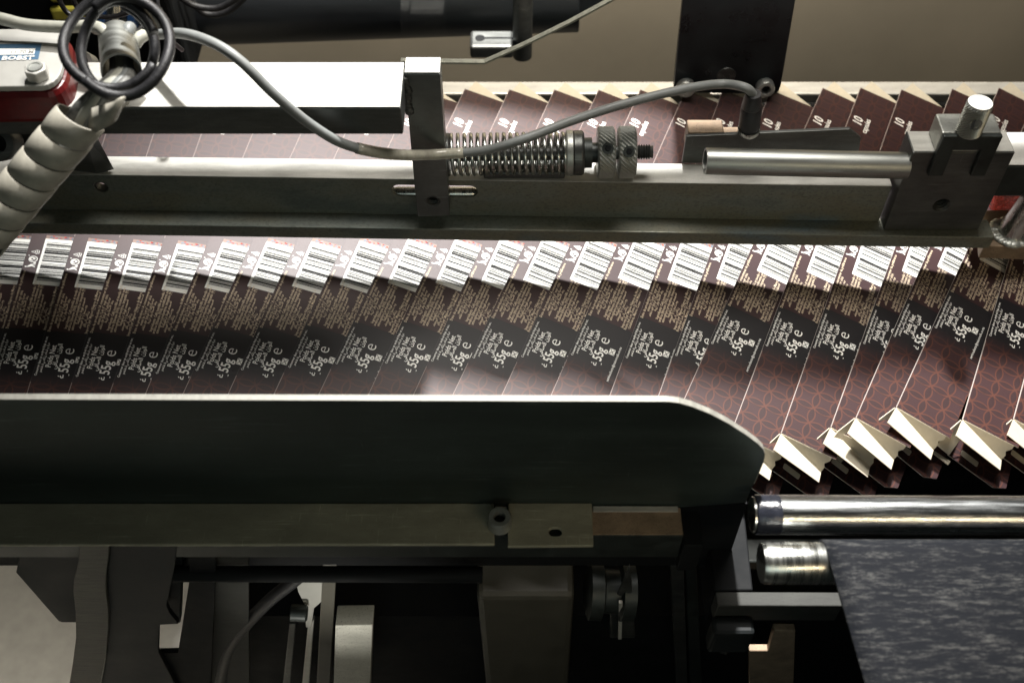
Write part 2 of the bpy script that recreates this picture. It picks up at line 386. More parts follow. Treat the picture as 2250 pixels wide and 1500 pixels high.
o = lathe('adjusting_rod', V(866, 424, RY(-.5)+.045), V(1046, 424, RY(-.2)+.045), [(0, .030), (.04, .034), (.96, .034), (1, .028)], 'polished', rail, 20)

# ------------------------------------------------------------------ upright plate and welded square bar
PY = RY(-.4)-.10
pb_ = [V(917, 476, PY), V(988, 474, PY), V(967, 163, PY), V(888, 162, PY)]
zt = V(927, 162, PY).z
pback = H(927, 128, zt).y
bar = root('welded_bar_bracket', (pb_[0].x, PY, pb_[0].z), 'pale square bar welded to an upright flat plate that stands on the rail', 'bracket')
plate = loft('upright_plate', pb_, [p+Vector((0, .001+pback-PY, 0)) for p in pb_], 'post_steel', bar, .008)
h = V(951, 448, PY-.02); c_ = lathe('cutter', h, h+Vector((0, .09, 0)), [(0, .036), (1, .036)], 'void_black', None, 24); cut(plate, c_)
lathe('threaded_hole', h+Vector((0, .022, 0)), h+Vector((0, .07, 0)), [(0, .0355), (0, .028), (.25, .034), (.3, .028), (.55, .034), (.6, .028), (1, .028)], 'dark_steel', bar, 24, caps=False)
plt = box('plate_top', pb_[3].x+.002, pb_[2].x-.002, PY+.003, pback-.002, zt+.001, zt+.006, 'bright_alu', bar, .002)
by0 = H(600, 236, zt).y; by1 = H(600, 137, zt).y; bz0 = V(600, 296, by0).z
bx1 = V(880, 236, by0).x
box('square_bar', -3.2, bx1, by0, by1, bz0, zt-.004, 'dark_steel', bar, .008)
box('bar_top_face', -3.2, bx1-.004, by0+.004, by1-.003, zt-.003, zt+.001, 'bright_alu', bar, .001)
# weld bead between bar end and plate
bm = bmesh.new()
for i in range(24):
    bmesh.ops.create_icosphere(bm, subdivisions=2, radius=random.uniform(.014, .024), matrix=Matrix.Translation(Vector((bx1+.004+random.uniform(-.006, .008), PY-.002, zt-.035-i*.0085)))@Matrix.Diagonal((1.2, .7, .9, 1)))
fin(bm, 'weld_bead', 'dark_steel', bar, 0, True)
# diagonal strut under the bar, left
q = [V(185, 296, by0+.06), V(212, 296, by0+.06), V(252, 372, RY(-2.4)+.02), V(213, 384, RY(-2.4)+.02)]
strut = loft('diagonal_strut', q, [p+Vector((-.22, .05, -.02)) for p in q], 'dark_steel', bar, .006)

# ------------------------------------------------------------------ spring tensioner
ax_y = RY(.2)+.06
A0 = V(984, 340, ax_y); A1 = V(1432, 334, ax_y)
sp = root('spring_tensioner', A0, 'coil spring on a threaded rod with two knurled adjusting nuts, beside the upright plate', 'tensioner')
def AX(px): return A0+(A1-A0)*((px-984)/(1432-984))
s_ = sc(AX(1200))
lathe('threaded_rod', AX(975), AX(1434), [(0, .036), (.90, .036)]+[(.905+.006*i, .030+.011*(i % 2)) for i in range(15)]+[(1, .034)], 'dark_steel', sp, 20)
def spring(name, p0, p1, r, w, turns, mat, parent):
    a = (p1-p0); z = a.normalized(); x = z.orthogonal().normalized(); y = z.cross(x); n = int(turns*20)
    pts = [p0+a*(i/n)+(x*math.cos(2*math.pi*turns*i/n)+y*math.sin(2*math.pi*turns*i/n))*r for i in range(n+1)]
    return tube(name, pts, w, mat, parent, 8, False, False)
spring('spring', AX(992), AX(1244), 43/s_, 4.4/s_, 17.5, 'polished', sp)
lathe('end_washer', AX(979), AX(989), [(0, 47/s_), (1, 47/s_)], 'dark_steel', sp, 32, .004)
lathe('spring_plate', AX(1243), AX(1259), [(0, 48/s_), (.15, 50/s_), (1, 50/s_)], 'zinc', sp, 40, .004)
lathe('clamp_disc', AX(1260), AX(1283), [(0, 49/s_), (.8, 49/s_), (1, 45/s_)], 'dark_steel', sp, 40, .004)
lathe('spacer', AX(1283), AX(1312), [(0, 33/s_), (.6, 33/s_), (.62, 22/s_), (1, 22/s_)], 'black_steel', sp, 24)
for x0, x1, hy in ((1312, 1350, 321), (1357, 1396, 333)):
    nut = knurled('knurled_nut', AX(x0), AX(x1), 57/s_, 'zinc', sp, .10, 34, .05)
    c = AX((x0+x1)/2); d = (V((x0+x1)/2, hy, ax_y-.13)-c); d.x = 0; d.normalize()
    lathe('set_screw', c+d*(56/s_), c+d*(58.2/s_), [(0, 12.5/s_), (1, 12.5/s_), (1, 7.5/s_), (.6, 7/s_)], 'black_steel', nut, 20, caps=True)
    lathe('hex_socket', c+d*(58.0/s_), c+d*(59/s_), [(0, 6.5/s_), (1, 6.0/s_)], 'void_black', nut, 6)
# shallow tray on the rail below the spring
tr = box('drip_tray', V(1062, 390, RY(.1)).x, V(1242, 390, RY(.1)).x, RY(.1)+.012, RY(.1)+.135, dM.z+.010, dM.z+.055, 'dark_steel', None, .01)
tag(tr, 'shallow dark tray lying on the rail under the coil spring', 'tray')

# ------------------------------------------------------------------ sensor bracket, sensor, cable
sy = RY(1.5)+.16
T0 = V(1508, 300, sy); T1 = V(1868, 284, sy); T2 = V(1892, 304, sy)
sb = root('sensor_bracket', (T0.x, sy, T0.z), 'thin bent sheet bracket behind the round tube, holding the sensor', 'bracket')
zlow = dM.z+.01
prism('bracket_plate', [T0, T1, T2, V(1886, 338, sy), Vector((T1.x-.1, sy, zlow)), Vector((T0.x, sy, zlow))], (0, .020, 0), 'dark_steel', sb, .003)
box('mounting_block', V(1513, 300, sy).x, V(1592, 300, sy).x, sy+.021, sy+.12, T0.z-.12, T0.z+.012, 'rusty', sb, .008)
box('mounting_step', V(1593, 300, sy).x, V(1640, 300, sy).x, sy+.021, sy+.09, T0.z-.12, T0.z-.012, 'rusty', sb, .006)
sz0 = V(1645, 290, sy+.01); sz1 = V(1655, 206, sy+.01)
sen = root('sensor', sz0, 'small black cylindrical sensor plug standing on the sheet bracket', 'sensor')
lathe('sensor_body', sz0+(sz1-sz0)*.1, sz1, [(0, .050), (.1, .056), (.55, .054), (.62, .048), (.66, .052), (1, .040)], 'rubber_black', sen, 24)
lathe('ferrule', sz0-Vector((0, 0, .012)), sz0+(sz1-sz0)*.1, [(0, .046), (.5, .058), (1, .058)], 'polished', sen, 24)
cp = [(330, 78, .52), (400, 74, .36), (470, 96, .22), (530, 136, .14), (600, 205, .10), (680, 272, .10), (760, 318, .12), (860, 339, .20), (950, 340, PY-.06), (1060, 331, PY-.05), (1150, 306, .38), (1250, 268, .48), (1350, 235, .55), (1450, 208, .62), (1530, 191, .68), (1590, 185, .72), (1635, 192, sy+.01), (1653, 206, sy+.01), (1655, 222, sy+.01)]
cb = tube('signal_cable', [V(*p) for p in cp], .0232, 'cable_grey', None, 14)
tag(cb, 'grey sensor cable sagging from the steel sleeve across the spring to the sensor', 'cable')
path = catmull([V(*p) for p in cp], 8)
i0 = 7*8-6; i1 = 9*8-2
tube('tape_sleeve', path[i0:i1], .0270, 'clear_tape', cb, 14, False, False)

# ------------------------------------------------------------------ round tube and clamp block on the right
ty = RY(1.9)-.03
t0 = V(1549, 354, ty); t1 = V(1992, 364, ty); rt_ = 29.5/sc(t0)
tb = root('round_tube', t0, 'hollow round steel tube lying along the rail, plugged into the clamp block', 'tube')
lathe('tube_wall', t0, t1, [(.12, rt_*.78), (0, rt_*.78), (0, rt_*.97), (.006, rt_), (1, rt_)], 'polished_axial', tb, 48, caps=False)
lathe('dark_bore', t0+(t1-t0)*.11, t0+(t1-t0)*.12, [(0, rt_*.77), (1, rt_*.77)], 'rusty', tb, 32)
kby = cR.y-.05
zf = bM.z
kz0 = (bL.z+bR.z)/2+.003
F = [V(1945, 489, kby), V(2152, 495, kby), V(2232, 337, kby), V(2009, 333, kby)]
kx0, kx1 = (F[0].x+F[3].x)/2, (F[1].x+F[2].x)/2
kzt = (F[2].z+F[3].z)/2; kyb = H(2000, 288, kzt).y
blk = root('clamp_block', (kx0, kby, kz0), 'dark square-edged steel clamp block with a knurled thumb screw on top', 'clamp')
body = box('block_body', kx0, kx1, kby, kyb, kz0, kzt, 'dark_steel', blk, .010)
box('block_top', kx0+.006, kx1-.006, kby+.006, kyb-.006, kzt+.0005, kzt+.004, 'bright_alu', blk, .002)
hh = V(2069, 451, kby); cut(body, lathe('cutter', hh-Vector((0, .03, 0)), hh+Vector((0, .10, 0)), [(0, .043), (1, .043)], 'void_black', None, 24))
lathe('threaded_hole', hh+Vector((0, .004, 0)), hh+Vector((0, .095, 0)), [(0, .042)]+[(.1+.12*i, .034+.007*(i % 2)) for i in range(7)], 'dark_steel', blk, 24, caps=False)
uy = kby-.028
ux0, ux1 = V(2075, 298, uy).x, V(2203, 304, uy).x
uzt = V(2139, 300, uy).z; uyb = H(2120, 249, uzt).y; uzl = V(2050, 388, uy).z; wleg = .075; uzi = V(2120, 331, uy).z
u_out = [(ux0, uzl), (ux0+wleg, uzl), (ux0+wleg, uzi), (ux1-wleg, uzi), (ux1-wleg, uzl), (ux1, uzl), (ux1, uzt), (ux0, uzt)]
saddle = prism('saddle_fork', [Vector((x, uy, z)) for x, z in u_out], (0, kby-uy-.001, 0), 'black_steel', blk, .006)
box('saddle_top', ux0, ux1, kby, uyb, kzt+.006, uzt, 'zinc', blk, .008)
kt = H(2154, 226, uzt+.185); kb = Vector((kt.x, kt.y, uzt+.002)); kr = 29/sc(kt)
knob = knurled('thumb_screw', kb, kt, kr, 'zinc', blk, .05, 26, .08)
lathe('screw_face', kt+Vector((0, 0, .0005)), kt+Vector((0, 0, .004)), [(0, kr*.92), (1, kr*.90)], 'bright_alu', knob, 48)
kc = (kb+kt)/2+Vector((-.01, -kr*.96, .01))
lathe('cross_hole', kc, kc+Vector((0, -.006, .001)), [(0, .030), (1, .030), (1, .020), (.2, .018)], 'polished', knob, 20)
# arm, rod, base plate and red part to the right of the block
ab = root('square_arm', V(2225, 350, kby+.12), 'dark square arm sticking out behind the right side of the clamp block', 'arm')
ay = kby+.10; za = V(2240, 365, ay).z
box('arm_body', kx1+.004, 3.6, ay, ay+.26, za-.22, za, 'black_steel', ab, .01)
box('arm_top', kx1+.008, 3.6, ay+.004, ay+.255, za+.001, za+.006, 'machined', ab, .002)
zp = aR.z+.02
bp = root('base_plate', H(2210, 500, zp), 'speckled steel base plate at the right edge with a welded round rod', 'base plate')
qs = [H(2163, 540, zp), H(2330, 546, zp), H(2330, 458, zp), H(2152, 462, zp)]
loft('plate_slab', qs, [p-Vector((0, 0, .10)) for p in qs], 'rusty', bp, .006)
r0 = H(2226, 512, zp); lathe('round_rod', r0, r0+Vector((.10, .05, .42)), [(0, .085), (1, .082)], 'polished', bp, 32)
bm = bmesh.new()
for i in range(26):
    a = 2*math.pi*i/26; bmesh.ops.create_icosphere(bm, subdivisions=2, radius=random.uniform(.018, .032), matrix=Matrix.Translation(r0+Vector((math.cos(a)*.092-.01, math.sin(a)*.092, .008)))@Matrix.Diagonal((1.3, 1, .55, 1)))
fin(bm, 'weld_bead', 'zinc', bp, 0, True)
ry_ = kby+.30; rr = [V(2176, 470, ry_), V(2250, 470, ry_), V(2262, 410, ry_), V(2190, 410, ry_)]
o = prism('red_cover', rr, (0, .12, 0), 'red_resin', None, .02); tag(o, 'small glossy red part behind the clamp block at the right edge', 'cover')

# ------------------------------------------------------------------ cartons
CL, CW = 2.935, .300
ZL = .10; TILT = R(11)
def text_faces(body, size, u0, v0, mat, bm, align='LEFT', bold=0.0, shear=0.0, wscale=1.0, w=.0012):
    c = bpy.data.curves.new('t', 'FONT'); c.body = body; c.size = size; c.resolution_u = (3 if size > .03 else 1); c.offset = bold; c.shear = shear
    c.align_x = align
    o = bpy.data.objects.new('t', c); COL.objects.link(o); bpy.context.view_layer.update()
    me = bpy.data.meshes.new_from_object(o)
    me.transform(Matrix(((0, -1, 0, u0), (wscale, 0, 0, v0), (0, 0, 1, w), (0, 0, 0, 1))))
    n0 = len(bm.faces); bm.from_mesh(me); bm.faces.ensure_lookup_table()
    for f in bm.faces[n0:]: f.material_index = mat; f.normal_update()
    bad = [f for f in bm.faces[n0:] if f.normal.z < 0]
    bmesh.ops.reverse_faces(bm, faces=bad)
    bpy.data.objects.remove(o); bpy.data.curves.remove(c); bpy.data.meshes.remove(me)
def poly_face(bm, pts, w, mat):
    vs = [bm.verts.new((p[0], p[1], w)) for p in pts]; f = bm.faces.new(vs); f.normal_update()
    if f.normal.z < 0: f.normal_flip()
    f.material_index = mat
def rect(bm, u0, u1, v0, v1, w, mat): poly_face(bm, [(u0, v0), (u1, v0), (u1, v1), (u0, v1)], w, mat)
def ring(bm, c, r0, r1, w, mat, a0=0, a1=360, n=28):
    for i in range(n):
        a, b = R(a0+(a1-a0)*i/n), R(a0+(a1-a0)*(i+1)/n)
        poly_face(bm, [(c[0]+math.cos(a)*r0, c[1]+math.sin(a)*r0), (c[0]+math.cos(a)*r1, c[1]+math.sin(a)*r1), (c[0]+math.cos(b)*r1, c[1]+math.sin(b)*r1), (c[0]+math.cos(b)*r0, c[1]+math.sin(b)*r0)], w, mat)
def board_box(bm, poly, w0, w1, top_mat, side_mat=1):
    lo = [bm.verts.new((p[0], p[1], w0)) for p in poly]; hi = [bm.verts.new((p[0], p[1], w1)) for p in poly]
    f = bm.faces.new(hi); f.material_index = top_mat; f.normal_update()
    g = bm.faces.new(list(reversed(lo))); g.material_index = 1
    for i in range(len(poly)):
        s = bm.faces.new((lo[i], lo[(i+1) % len(poly)], hi[(i+1) % len(poly)], hi[i])); s.material_index = side_mat
def raw(bm, name, mats, smooth=False):
    me = bpy.data.meshes.new(name); bm.to_mesh(me); bm.free()
    for m in mats: me.materials.append(M[m])
    return me
MATL = ['carton_print', 'board_edge', 'label_white', 'ink_black', 'ink_cream', 'ink_white', 'board']
AR = lambda s: s
def build_front():
    bm = bmesh.new()
    board_box(bm, [(0, 0), (CW, 0), (CW, CL), (0, CL)], -.0065, 0, 0)
    rect(bm, 0, .0032, 0, .56, .0006, 11); rect(bm, 0, .0012, .56, 1.60, .0006, 7+3); rect(bm, 0, .0032, 1.60, CL, .0006, 11)
    # barcode label, slightly proud of the board
    rect(bm, .080, CW-.002, 1.222, 1.572, .0008, 2)
    rnd = random.Random(11); v = 1.252
    widths = [(1, 1), (1, 2), (3, 2), (1, 3), (1, 1), (2, 1), (1, 2), (2, 2), (1, 1), (1, 3), (2, 1), (4, 2), (1, 3), (1, 6), (3, 3), (1, 1), (1, 2), (1, 1), (2, 2), (1, 3), (3, 1), (1, 1), (3, 2), (1, 1), (2, 4), (1, 2), (1, 1), (2, 1), (1, 3), (1, 1)]
    for bw, gap in widths:
        rect(bm, .094, .283, v, v+bw*.0033, .0016, 3); v += (bw+gap)*.00250*1.02+.0009
    rect(bm, .080, CW-.002, 1.573, 1.600, .0008, 9)
    for i in range(26):
        uu = .10+rnd.random()*.18; vv = 1.576+rnd.random()*.018; rect(bm, uu, uu+.010, vv, vv+.006, .0016, 7+(i % 2))
    # recycling triangle, green-dot style arrow circle, tidy-man figure (as seen beside the barcode)
    c = (.045, 1.407); ring(bm, c, .0195, .0245, .0010, 5); ring(bm, (c[0]-.004, c[1]), .006, .015, .0012, 5, 40, 300, 14); ring(bm, (c[0]+.006, c[1]+.003), .001, .0075, .0012, 5, 0, 360, 10)
    ring(bm, (.018, 1.432), 0.0005, .004, .0010, 5, 0, 360, 10)
    t = [(.022, 1.462), (.058, 1.446), (.058, 1.480)]
    for i in range(3):
        a, b = Vector(t[i]), Vector(t[(i+1) % 3]); cc = (Vector(t[0])+Vector(t[1])+Vector(t[2]))/3
        poly_face(bm, [a, b, b+(cc-b)*.28, a+(cc-a)*.28], .0010, 5)
    ring(bm, (.046, 1.463), .0005, .004, .0010, 5, 0, 360, 8); rect(bm, .064, .068, 1.450, 1.476, .0010, 5)
    poly_face(bm, [(.022, 1.343), (.050, 1.352), (.066, 1.346), (.066, 1.354), (.048, 1.362), (.066, 1.366), (.064, 1.373), (.040, 1.368), (.026, 1.352)], .0010, 5)
    ring(bm, (.017, 1.347), .0005, .005, .0010, 5, 0, 360, 10); rect(bm, .052, .066, 1.376, 1.384, .0010, 5)
    # small print (lines run along the carton)
    L = [(.024, .895, 'Date de production / A consommer de préférence', .0215), (.043, .955, 'avant le / Lot n° voir côté', .0215),
         (.060, .925, AR('\ufee3\ufed4\ufed8\ufea9 \ufecb\ufee0\ufeea \ufe8d\ufedf\ufecc\ufee0\ufe92\ufe94 / \ufe97\ufe8e\ufead\ufef3\ufea6 \ufe8d\ufedf\ufebb\ufee8\ufecc'), .021), (.077, .975, AR('\ufed7\ufe92\ufede / \ufead\ufed7\ufee2 \ufe8d\ufedf\ufea4\ufebb\ufe94 \ufee8\ufec8\ufeae'), .020),
         (.103, .925, 'Ingrédients: Café torréfié et moulu 100%', .0215), (.121, .915, 'arabica Ethiopie (70%) conditionné sous', .0215), (.139, .920, 'atmosphère protectrice. Intensité (9)', .0215),
         (.157, .965, AR('\ufe8d\ufedf\ufee4\ufedc\ufeee\ufee7\ufe8e\ufe95: \ufed7\ufeec\ufeee\ufe93 \ufee3\ufea4\ufee4\ufebb\ufe94'), .022), (.174, .935, AR('\ufee3\ufec4\ufea4\ufeee\ufee7\ufe94 (\u0661\u0660\u0660) \ufe97\ufea4\ufe96 \ufe9f\ufeee'), .021), (.193, .95, AR('\ufeed\ufe8d\ufed7\ufef2 \ufed3\ufef2 \ufee3\ufedc\ufe8e\ufee5'), .021),
         (.214, .905, 'Importé par: Maison Négoce du Maroc, 2', .0215), (.232, .900, 'Route Ind. Lot, Zone 21, Sidi Maârouf', .0215), (.250, .915, 'Casablanca, Maroc. Conso', .0215)]
    for u, v, s, z in L: text_faces(s, z, u, v, 4, bm, bold=.0003, wscale=.92 if u > .1 else .95, w=.0008)
    text_faces('Conserver dans un endroit frais et sec.', .0185, .022, .600, 5, bm, bold=.0003, wscale=.90, w=.0008)
    text_faces(AR('\ufef3\ufea4\ufed4\ufec6 \ufed3\ufef2 \ufee3\ufedc\ufe8e\ufee5 \ufe9f\ufe8e\ufed1 \ufeed \ufe91\ufe8e\ufead\ufea9'), .0185, .040, .625, 5, bm, bold=.0003, w=.0008)
    text_faces('Poids Net', .0395, .078, .660, 5, bm, bold=.0005, wscale=.92, w=.0008)
    text_faces('\ufef2\ufed3\ufe8e\ufebb\ufedf\ufe8d \ufee5\ufeaf\ufeee\ufedf\ufe8d', .0330, .106, .652, 5, bm, bold=.0006, w=.0008)
    for k_ in range(2): text_faces('55g', .0730, .1715-.0014*k_, .634+.0018*k_, 5, bm, bold=.0006, wscale=.86, w=.0008+.0002*k_)
    for k_ in range(2): text_faces('\ufecd', .052, .164-.002*k_, .596+.002*k_, 5, bm, bold=.0002, w=.0008+.0002*k_)
    text_faces('e', .100, .174, .752, 5, bm, bold=-.0010, wscale=1.0, w=.0008)
    rect(bm, .192, .224, .705, .745, .0008, 5)
    for a, b in (((.194, .707), (.222, .743)), ((.194, .743), (.222, .707))):
        a = Vector(a); b = Vector(b); d = (b-a).normalized()*.0014; nn = Vector((-d.y, d.x)); poly_face(bm, [a-nn, b-nn, b+nn, a+nn], .0016, 3)
    text_faces('serviceclients@maisoncafe.co.ma', .0205, .248, .535, 5, bm, bold=.0003, wscale=.88, w=.0008)
    text_faces('10', .088, .088, 2.575, 5, bm, bold=.0012, shear=.15, wscale=.86, w=.0008)
    text_faces('capsules', .050, .136, 2.530, 5, bm, bold=.0008, wscale=.84, w=.0008)
    return raw(bm, 'front_panel', MATL+['red_resin', 'label_blue', 'strip_tan', 'edge_dim', 'edge_mid'])
def build_side():
    bm = bmesh.new(); board_box(bm, [(CW+.001, .3), (CW+.07, .3), (CW+.07, CL), (CW+.001, CL)], -.0065, -.001, 0); return raw(bm, 'side_panel', MATL)
def build_back():
    bm = bmesh.new()
    board_box(bm, [(.040, -.025), (.038, -.108), (.300, -.163), (.36, -.13), (.36, 0.3), (.045, 0.3)], -.176, -.170, 0)
    return raw(bm, 'back_panel', MATL)
def build_slot():
    bm = bmesh.new(); pts = [(.100, -.044), (.106, -.040), (.192, -.062), (.196, -.068), (.194, -.091), (.188, -.095), (.103, -.073), (.099, -.067)]
    board_box(bm, pts, -.1695, -.1675, 6); return raw(bm, 'tuck_slot', MATL)
def shell(bm, quads, th=.006, mat=6):
    for q in quads:
        A = [Vector(p) for p in q]; n = (A[1]-A[0]).cross(A[-1]-A[0]).normalized()*th
        va = [bm.verts.new(p) for p in A]; vb = [bm.verts.new(p-n) for p in A]; k_ = len(A)
        fs = [bm.faces.new(va), bm.faces.new(list(reversed(vb)))]
        for i in range(k_): fs.append(bm.faces.new((va[i], vb[i], vb[(i+1) % k_], va[(i+1) % k_])))
        for f in fs: f.material_index = mat
    bmesh.ops.recalc_face_normals(bm, faces=bm.faces)
def build_endflap():
    bm = bmesh.new()
    A = (.002, -.004, -.001); P1 = (.278, -.003, -.004); P2 = (.280, -.012, -.020); P3 = (.262, -.024, -.042); P4 = (.273, -.034, -.060); Cx = (.270, -.047, -.086)
    shell(bm, [[A, Cx, P4, P3, P2, P1]])
    shell(bm, [[A, (-.004, -.106, -.010), (.273, -.118, -.078), Cx]])
    return raw(bm, 'end_flap', MATL)
def build_dustflap():
    bm = bmesh.new()
    shell(bm, [[(-.001, -.001, -.010), (-.040, -.085, -.060), (-.050, -.140, -.105), (.038, -.125, -.150), (.052, -.03, -.080)]])
    return raw(bm, 'dust_flap', MATL)
def build_innerflap():
    bm = bmesh.new(); shell(bm, [[(-.06, -.115, -.178), (-.065, -.128, -.180), (.058, -.158, -.182), (.065, -.13, -.180)]], .004)
    return raw(bm, 'inner_flap', MATL)
def build_topflap():
    bm = bmesh.new(); shell(bm, [[(.022, CL+.001, -.002), (.292, CL+.001, -.002), (.050, CL+.070, .030)]], .005)
    return raw(bm, 'top_flap', MATL)
PARTS = [('front_panel', build_front()), ('side_panel', build_side()), ('back_panel', build_back()), ('tuck_slot', build_slot()), ('end_flap', build_endflap()), ('dust_flap', build_dustflap()), ('inner_flap', build_innerflap()), ('top_flap', build_topflap())]
e5 = [-32, 63, 157, 256, 355, 453, 549, 647, 752, 856, 960, 1059, 1151, 1251, 1355, 1461, 1567, 1653, 1760, 1860, 1968, 2044, 2130, 2226, 2330]
e3 = [38, 136, 230, 335, 440, 552, 658, 755, 863, 971, 1071, 1170, 1266, 1360, 1461, 1550, 1655, 1760, 1850, 1944, 2054, 2148, 2239, 2296, 2395]
v5 = [-.775, -.780, -.801, -.808, -.813, -.795, -.782, -.781, -.771, -.754, -.753, -.745, -.732, -.726, -.716, -.73, -.721, -.655, -.666, -.682, -.658, -.617, -.556, -.593, -.60]
ORD = ['first', 'second', 'third', 'fourth', 'fifth', 'sixth', 'seventh', 'eighth', 'ninth', 'tenth', 'eleventh', 'twelfth', 'thirteenth']
proto = None
NC = len(e5)
for i in range(NC):
    zl_ = {20: .110, 21: .165, 22: .195, 23: .180, 24: .165}.get(i, ZL)
    a = H(e5[i], 540, zl_); b = H(e3[i], 300, zl_); Vv = (b-a).normalized()
    U = Vector((Vv.y, -Vv.x, 0))*math.cos(TILT)+Vector((0, 0, -math.sin(TILT))); N = U.cross(Vv)
    org = a+Vv*(v5[i]-.725)
    rt2 = bpy.data.objects.new('folded_carton', None); COL.objects.link(rt2); rt2.empty_display_size = .1
    rt2.matrix_world = Matrix(((U.x, Vv.x, N.x, org.x), (U.y, Vv.y, N.y, org.y), (U.z, Vv.z, N.z, org.z), (0, 0, 0, 1)))
    if i <= 12: lab = 'flat brown printed carton in the overlapping row, %s from the left end of the row' % ORD[i]
    else:
        j = NC-1-i
        lab = ('brown carton with its white end flaps showing, %s from the right end of the row' if i >= 17 else 'flat brown printed carton in the overlapping row, %s from the right end of the row') % ORD[j]
    tag(rt2, lab, 'carton', 'printed cartons fed in an overlapping row')
    made = {}
    for nm, me in PARTS:
        o = bpy.data.objects.new(nm, me); COL.objects.link(o)
        o.parent = made['back_panel'] if nm == 'tuck_slot' else rt2
        made[nm] = o
# belt bed under the cartons
o = box('conveyor_bed', -3.6, 3.9, -.80, 2.30, -.30, -.14, 'void_black', None, 0); tag(o, 'dark conveyor bed hidden beneath the row of cartons', 'conveyor')

tag(box('gap_blocker', -3.6, 1.10, -1.146, -1.120, -.40, .235, 'void_black', None, 0), 'dark light blocker added in the gap behind the side guide', 'blocker')  # added to stop key light leaking below the guide
# ------------------------------------------------------------------ rear rail
rz = .06; ry1 = H(1600, 179, rz).y; ry0 = H(1600, 206, rz).y
o = box('rear_rail', V(940, 190, ry0).x, 4.2, ry0, ry1, rz-.08, rz, 'speckled_rail' if 'speckled_rail' in M else 'machined', None, .01)
tag(o, 'pale scratched flat rail behind the upper ends of the cartons', 'rail')

# ------------------------------------------------------------------ dark hanging plate with screws, top right
gy = ry0-.06
gq = [V(1480, 192, gy), V(1484, 204, gy), V(1700, 208, gy), V(1711, 202, gy), V(1716, 190, gy)]
gz0 = gq[0].z
ztop = 1.45
xa = gq[0].x+.0; xb = gq[-1].x
xa2 = V(1500, 0, gy).x; xb2 = V(1748, 0, gy).x; z2 = V(1600, 0, gy).z
kx = (ztop-gz0)/(z2-gz0)
gp = root('hanging_plate', (xa, gy, gz0), 'wide dark steel plate hanging down behind the cartons on the right', 'plate')
pl = prism('plate_body', gq+[Vector((xb+(xb2-xb)*kx, gy, ztop)), Vector((xa+(xa2-xa)*kx, gy, ztop))], (0, .05, 0), 'blued_steel', gp, .006)
for x in (1506, 1680):
    p = V(x, 188, gy-.002); socket_bolt('cap_screw', p, (0, -1, .15), .058, .06, '', gp, 'zinc')
p = V(1596, 166, gy-.001); lathe('countersunk_screw', p, p+Vector((0, -.006, 0)), [(0, .062), (1, .058), (1, .02), (.2, .018)], 'dark_steel', gp, 28)

# ------------------------------------------------------------------ black round beam, guard, split clamp, left machinery
tyb = 3.15
b0 = V(360, 8, tyb); b1 = V(1270, -25, tyb); br = 92/sc(b0)
o = lathe('round_beam', b0-(b1-b0)*.5, b1, [(0, br), (1, br)], 'black_paint', None, 56, .01); tag(o, 'thick glossy black round beam crossing the upper left background', 'beam')
prism('mitred_end', [V(1200, 70, 3.05), V(1238, 62, 3.05), V(1352, -4, 3.05), V(1460, -75, 3.05), V(1200, -75, 3.05)], (0, .1, 0), 'black_paint', o, 0)
gy2 = by1+.20
gd = root('acrylic_guard', V(980, 135, gy2), 'thin clear guard sheet with a bent lower edge above the welded bar', 'guard')
ge = [V(880, 135, gy2), V(968, 137, gy2), V(1064, 138, gy2), V(1150, 100, gy2), V(1250, 51, gy2), V(1352, -4, gy2), V(1460, -70, gy2)]
ge_up = [V(1460, -90, gy2), V(880, -90, gy2)]
prism('guard_sheet', ge+ge_up, (0, .018, 0), 'acrylic', gd, 0)
bm = bmesh.new()
for i in range(len(ge)-1):
    A, B = ge[i], ge[i+1]; n = Vector((0, 0, -1)); loft_bm(bm, [A+n*.001, A+n*.012, A+n*.012+Vector((0, .03, 0)), A+n*.001+Vector((0, .03, 0))], [B+n*.001, B+n*.012, B+n*.012+Vector((0, .03, 0)), B+n*.001+Vector((0, .03, 0))])
fin(bm, 'guard_edge', 'acrylic_edge', gd)
cy = 2.55
sc_ = root('split_clamp', V(1082, 128, cy), 'small grey split clamp block under the black round beam', 'clamp')
cz1 = V(1080, 103, cy).z; cz0 = V(1080, 130, cy).z; cyb = H(1080, 66, cz1).y
cx0, cx1 = V(1032, 105, cy).x, V(1128, 105, cy).x
cbk = box('clamp_body', cx0, cx1, cy, cyb, cz0, cz1, 'dark_steel', sc_, .02)
box('split_gap', cx0+.08, cx1+.002, (cy+cyb)/2-.006, (cy+cyb)/2+.010, cz1+.0005, cz1+.002, 'void_black', sc_, 0)
lathe('clamp_bore', (cx0+.07, (cy+cyb)/2, cz1+.0005), (cx0+.07, (cy+cyb)/2, cz1+.003), [(0, .034), (1, .034)], 'void_black', sc_, 20)
rp = V(1148, 92, cy+.1)
lathe('clamp_rod', rp-Vector((0, 0, .12)), rp+Vector((0, 0, .5)), [(0, .068), (1, .068)], 'dark_steel', sc_, 24)
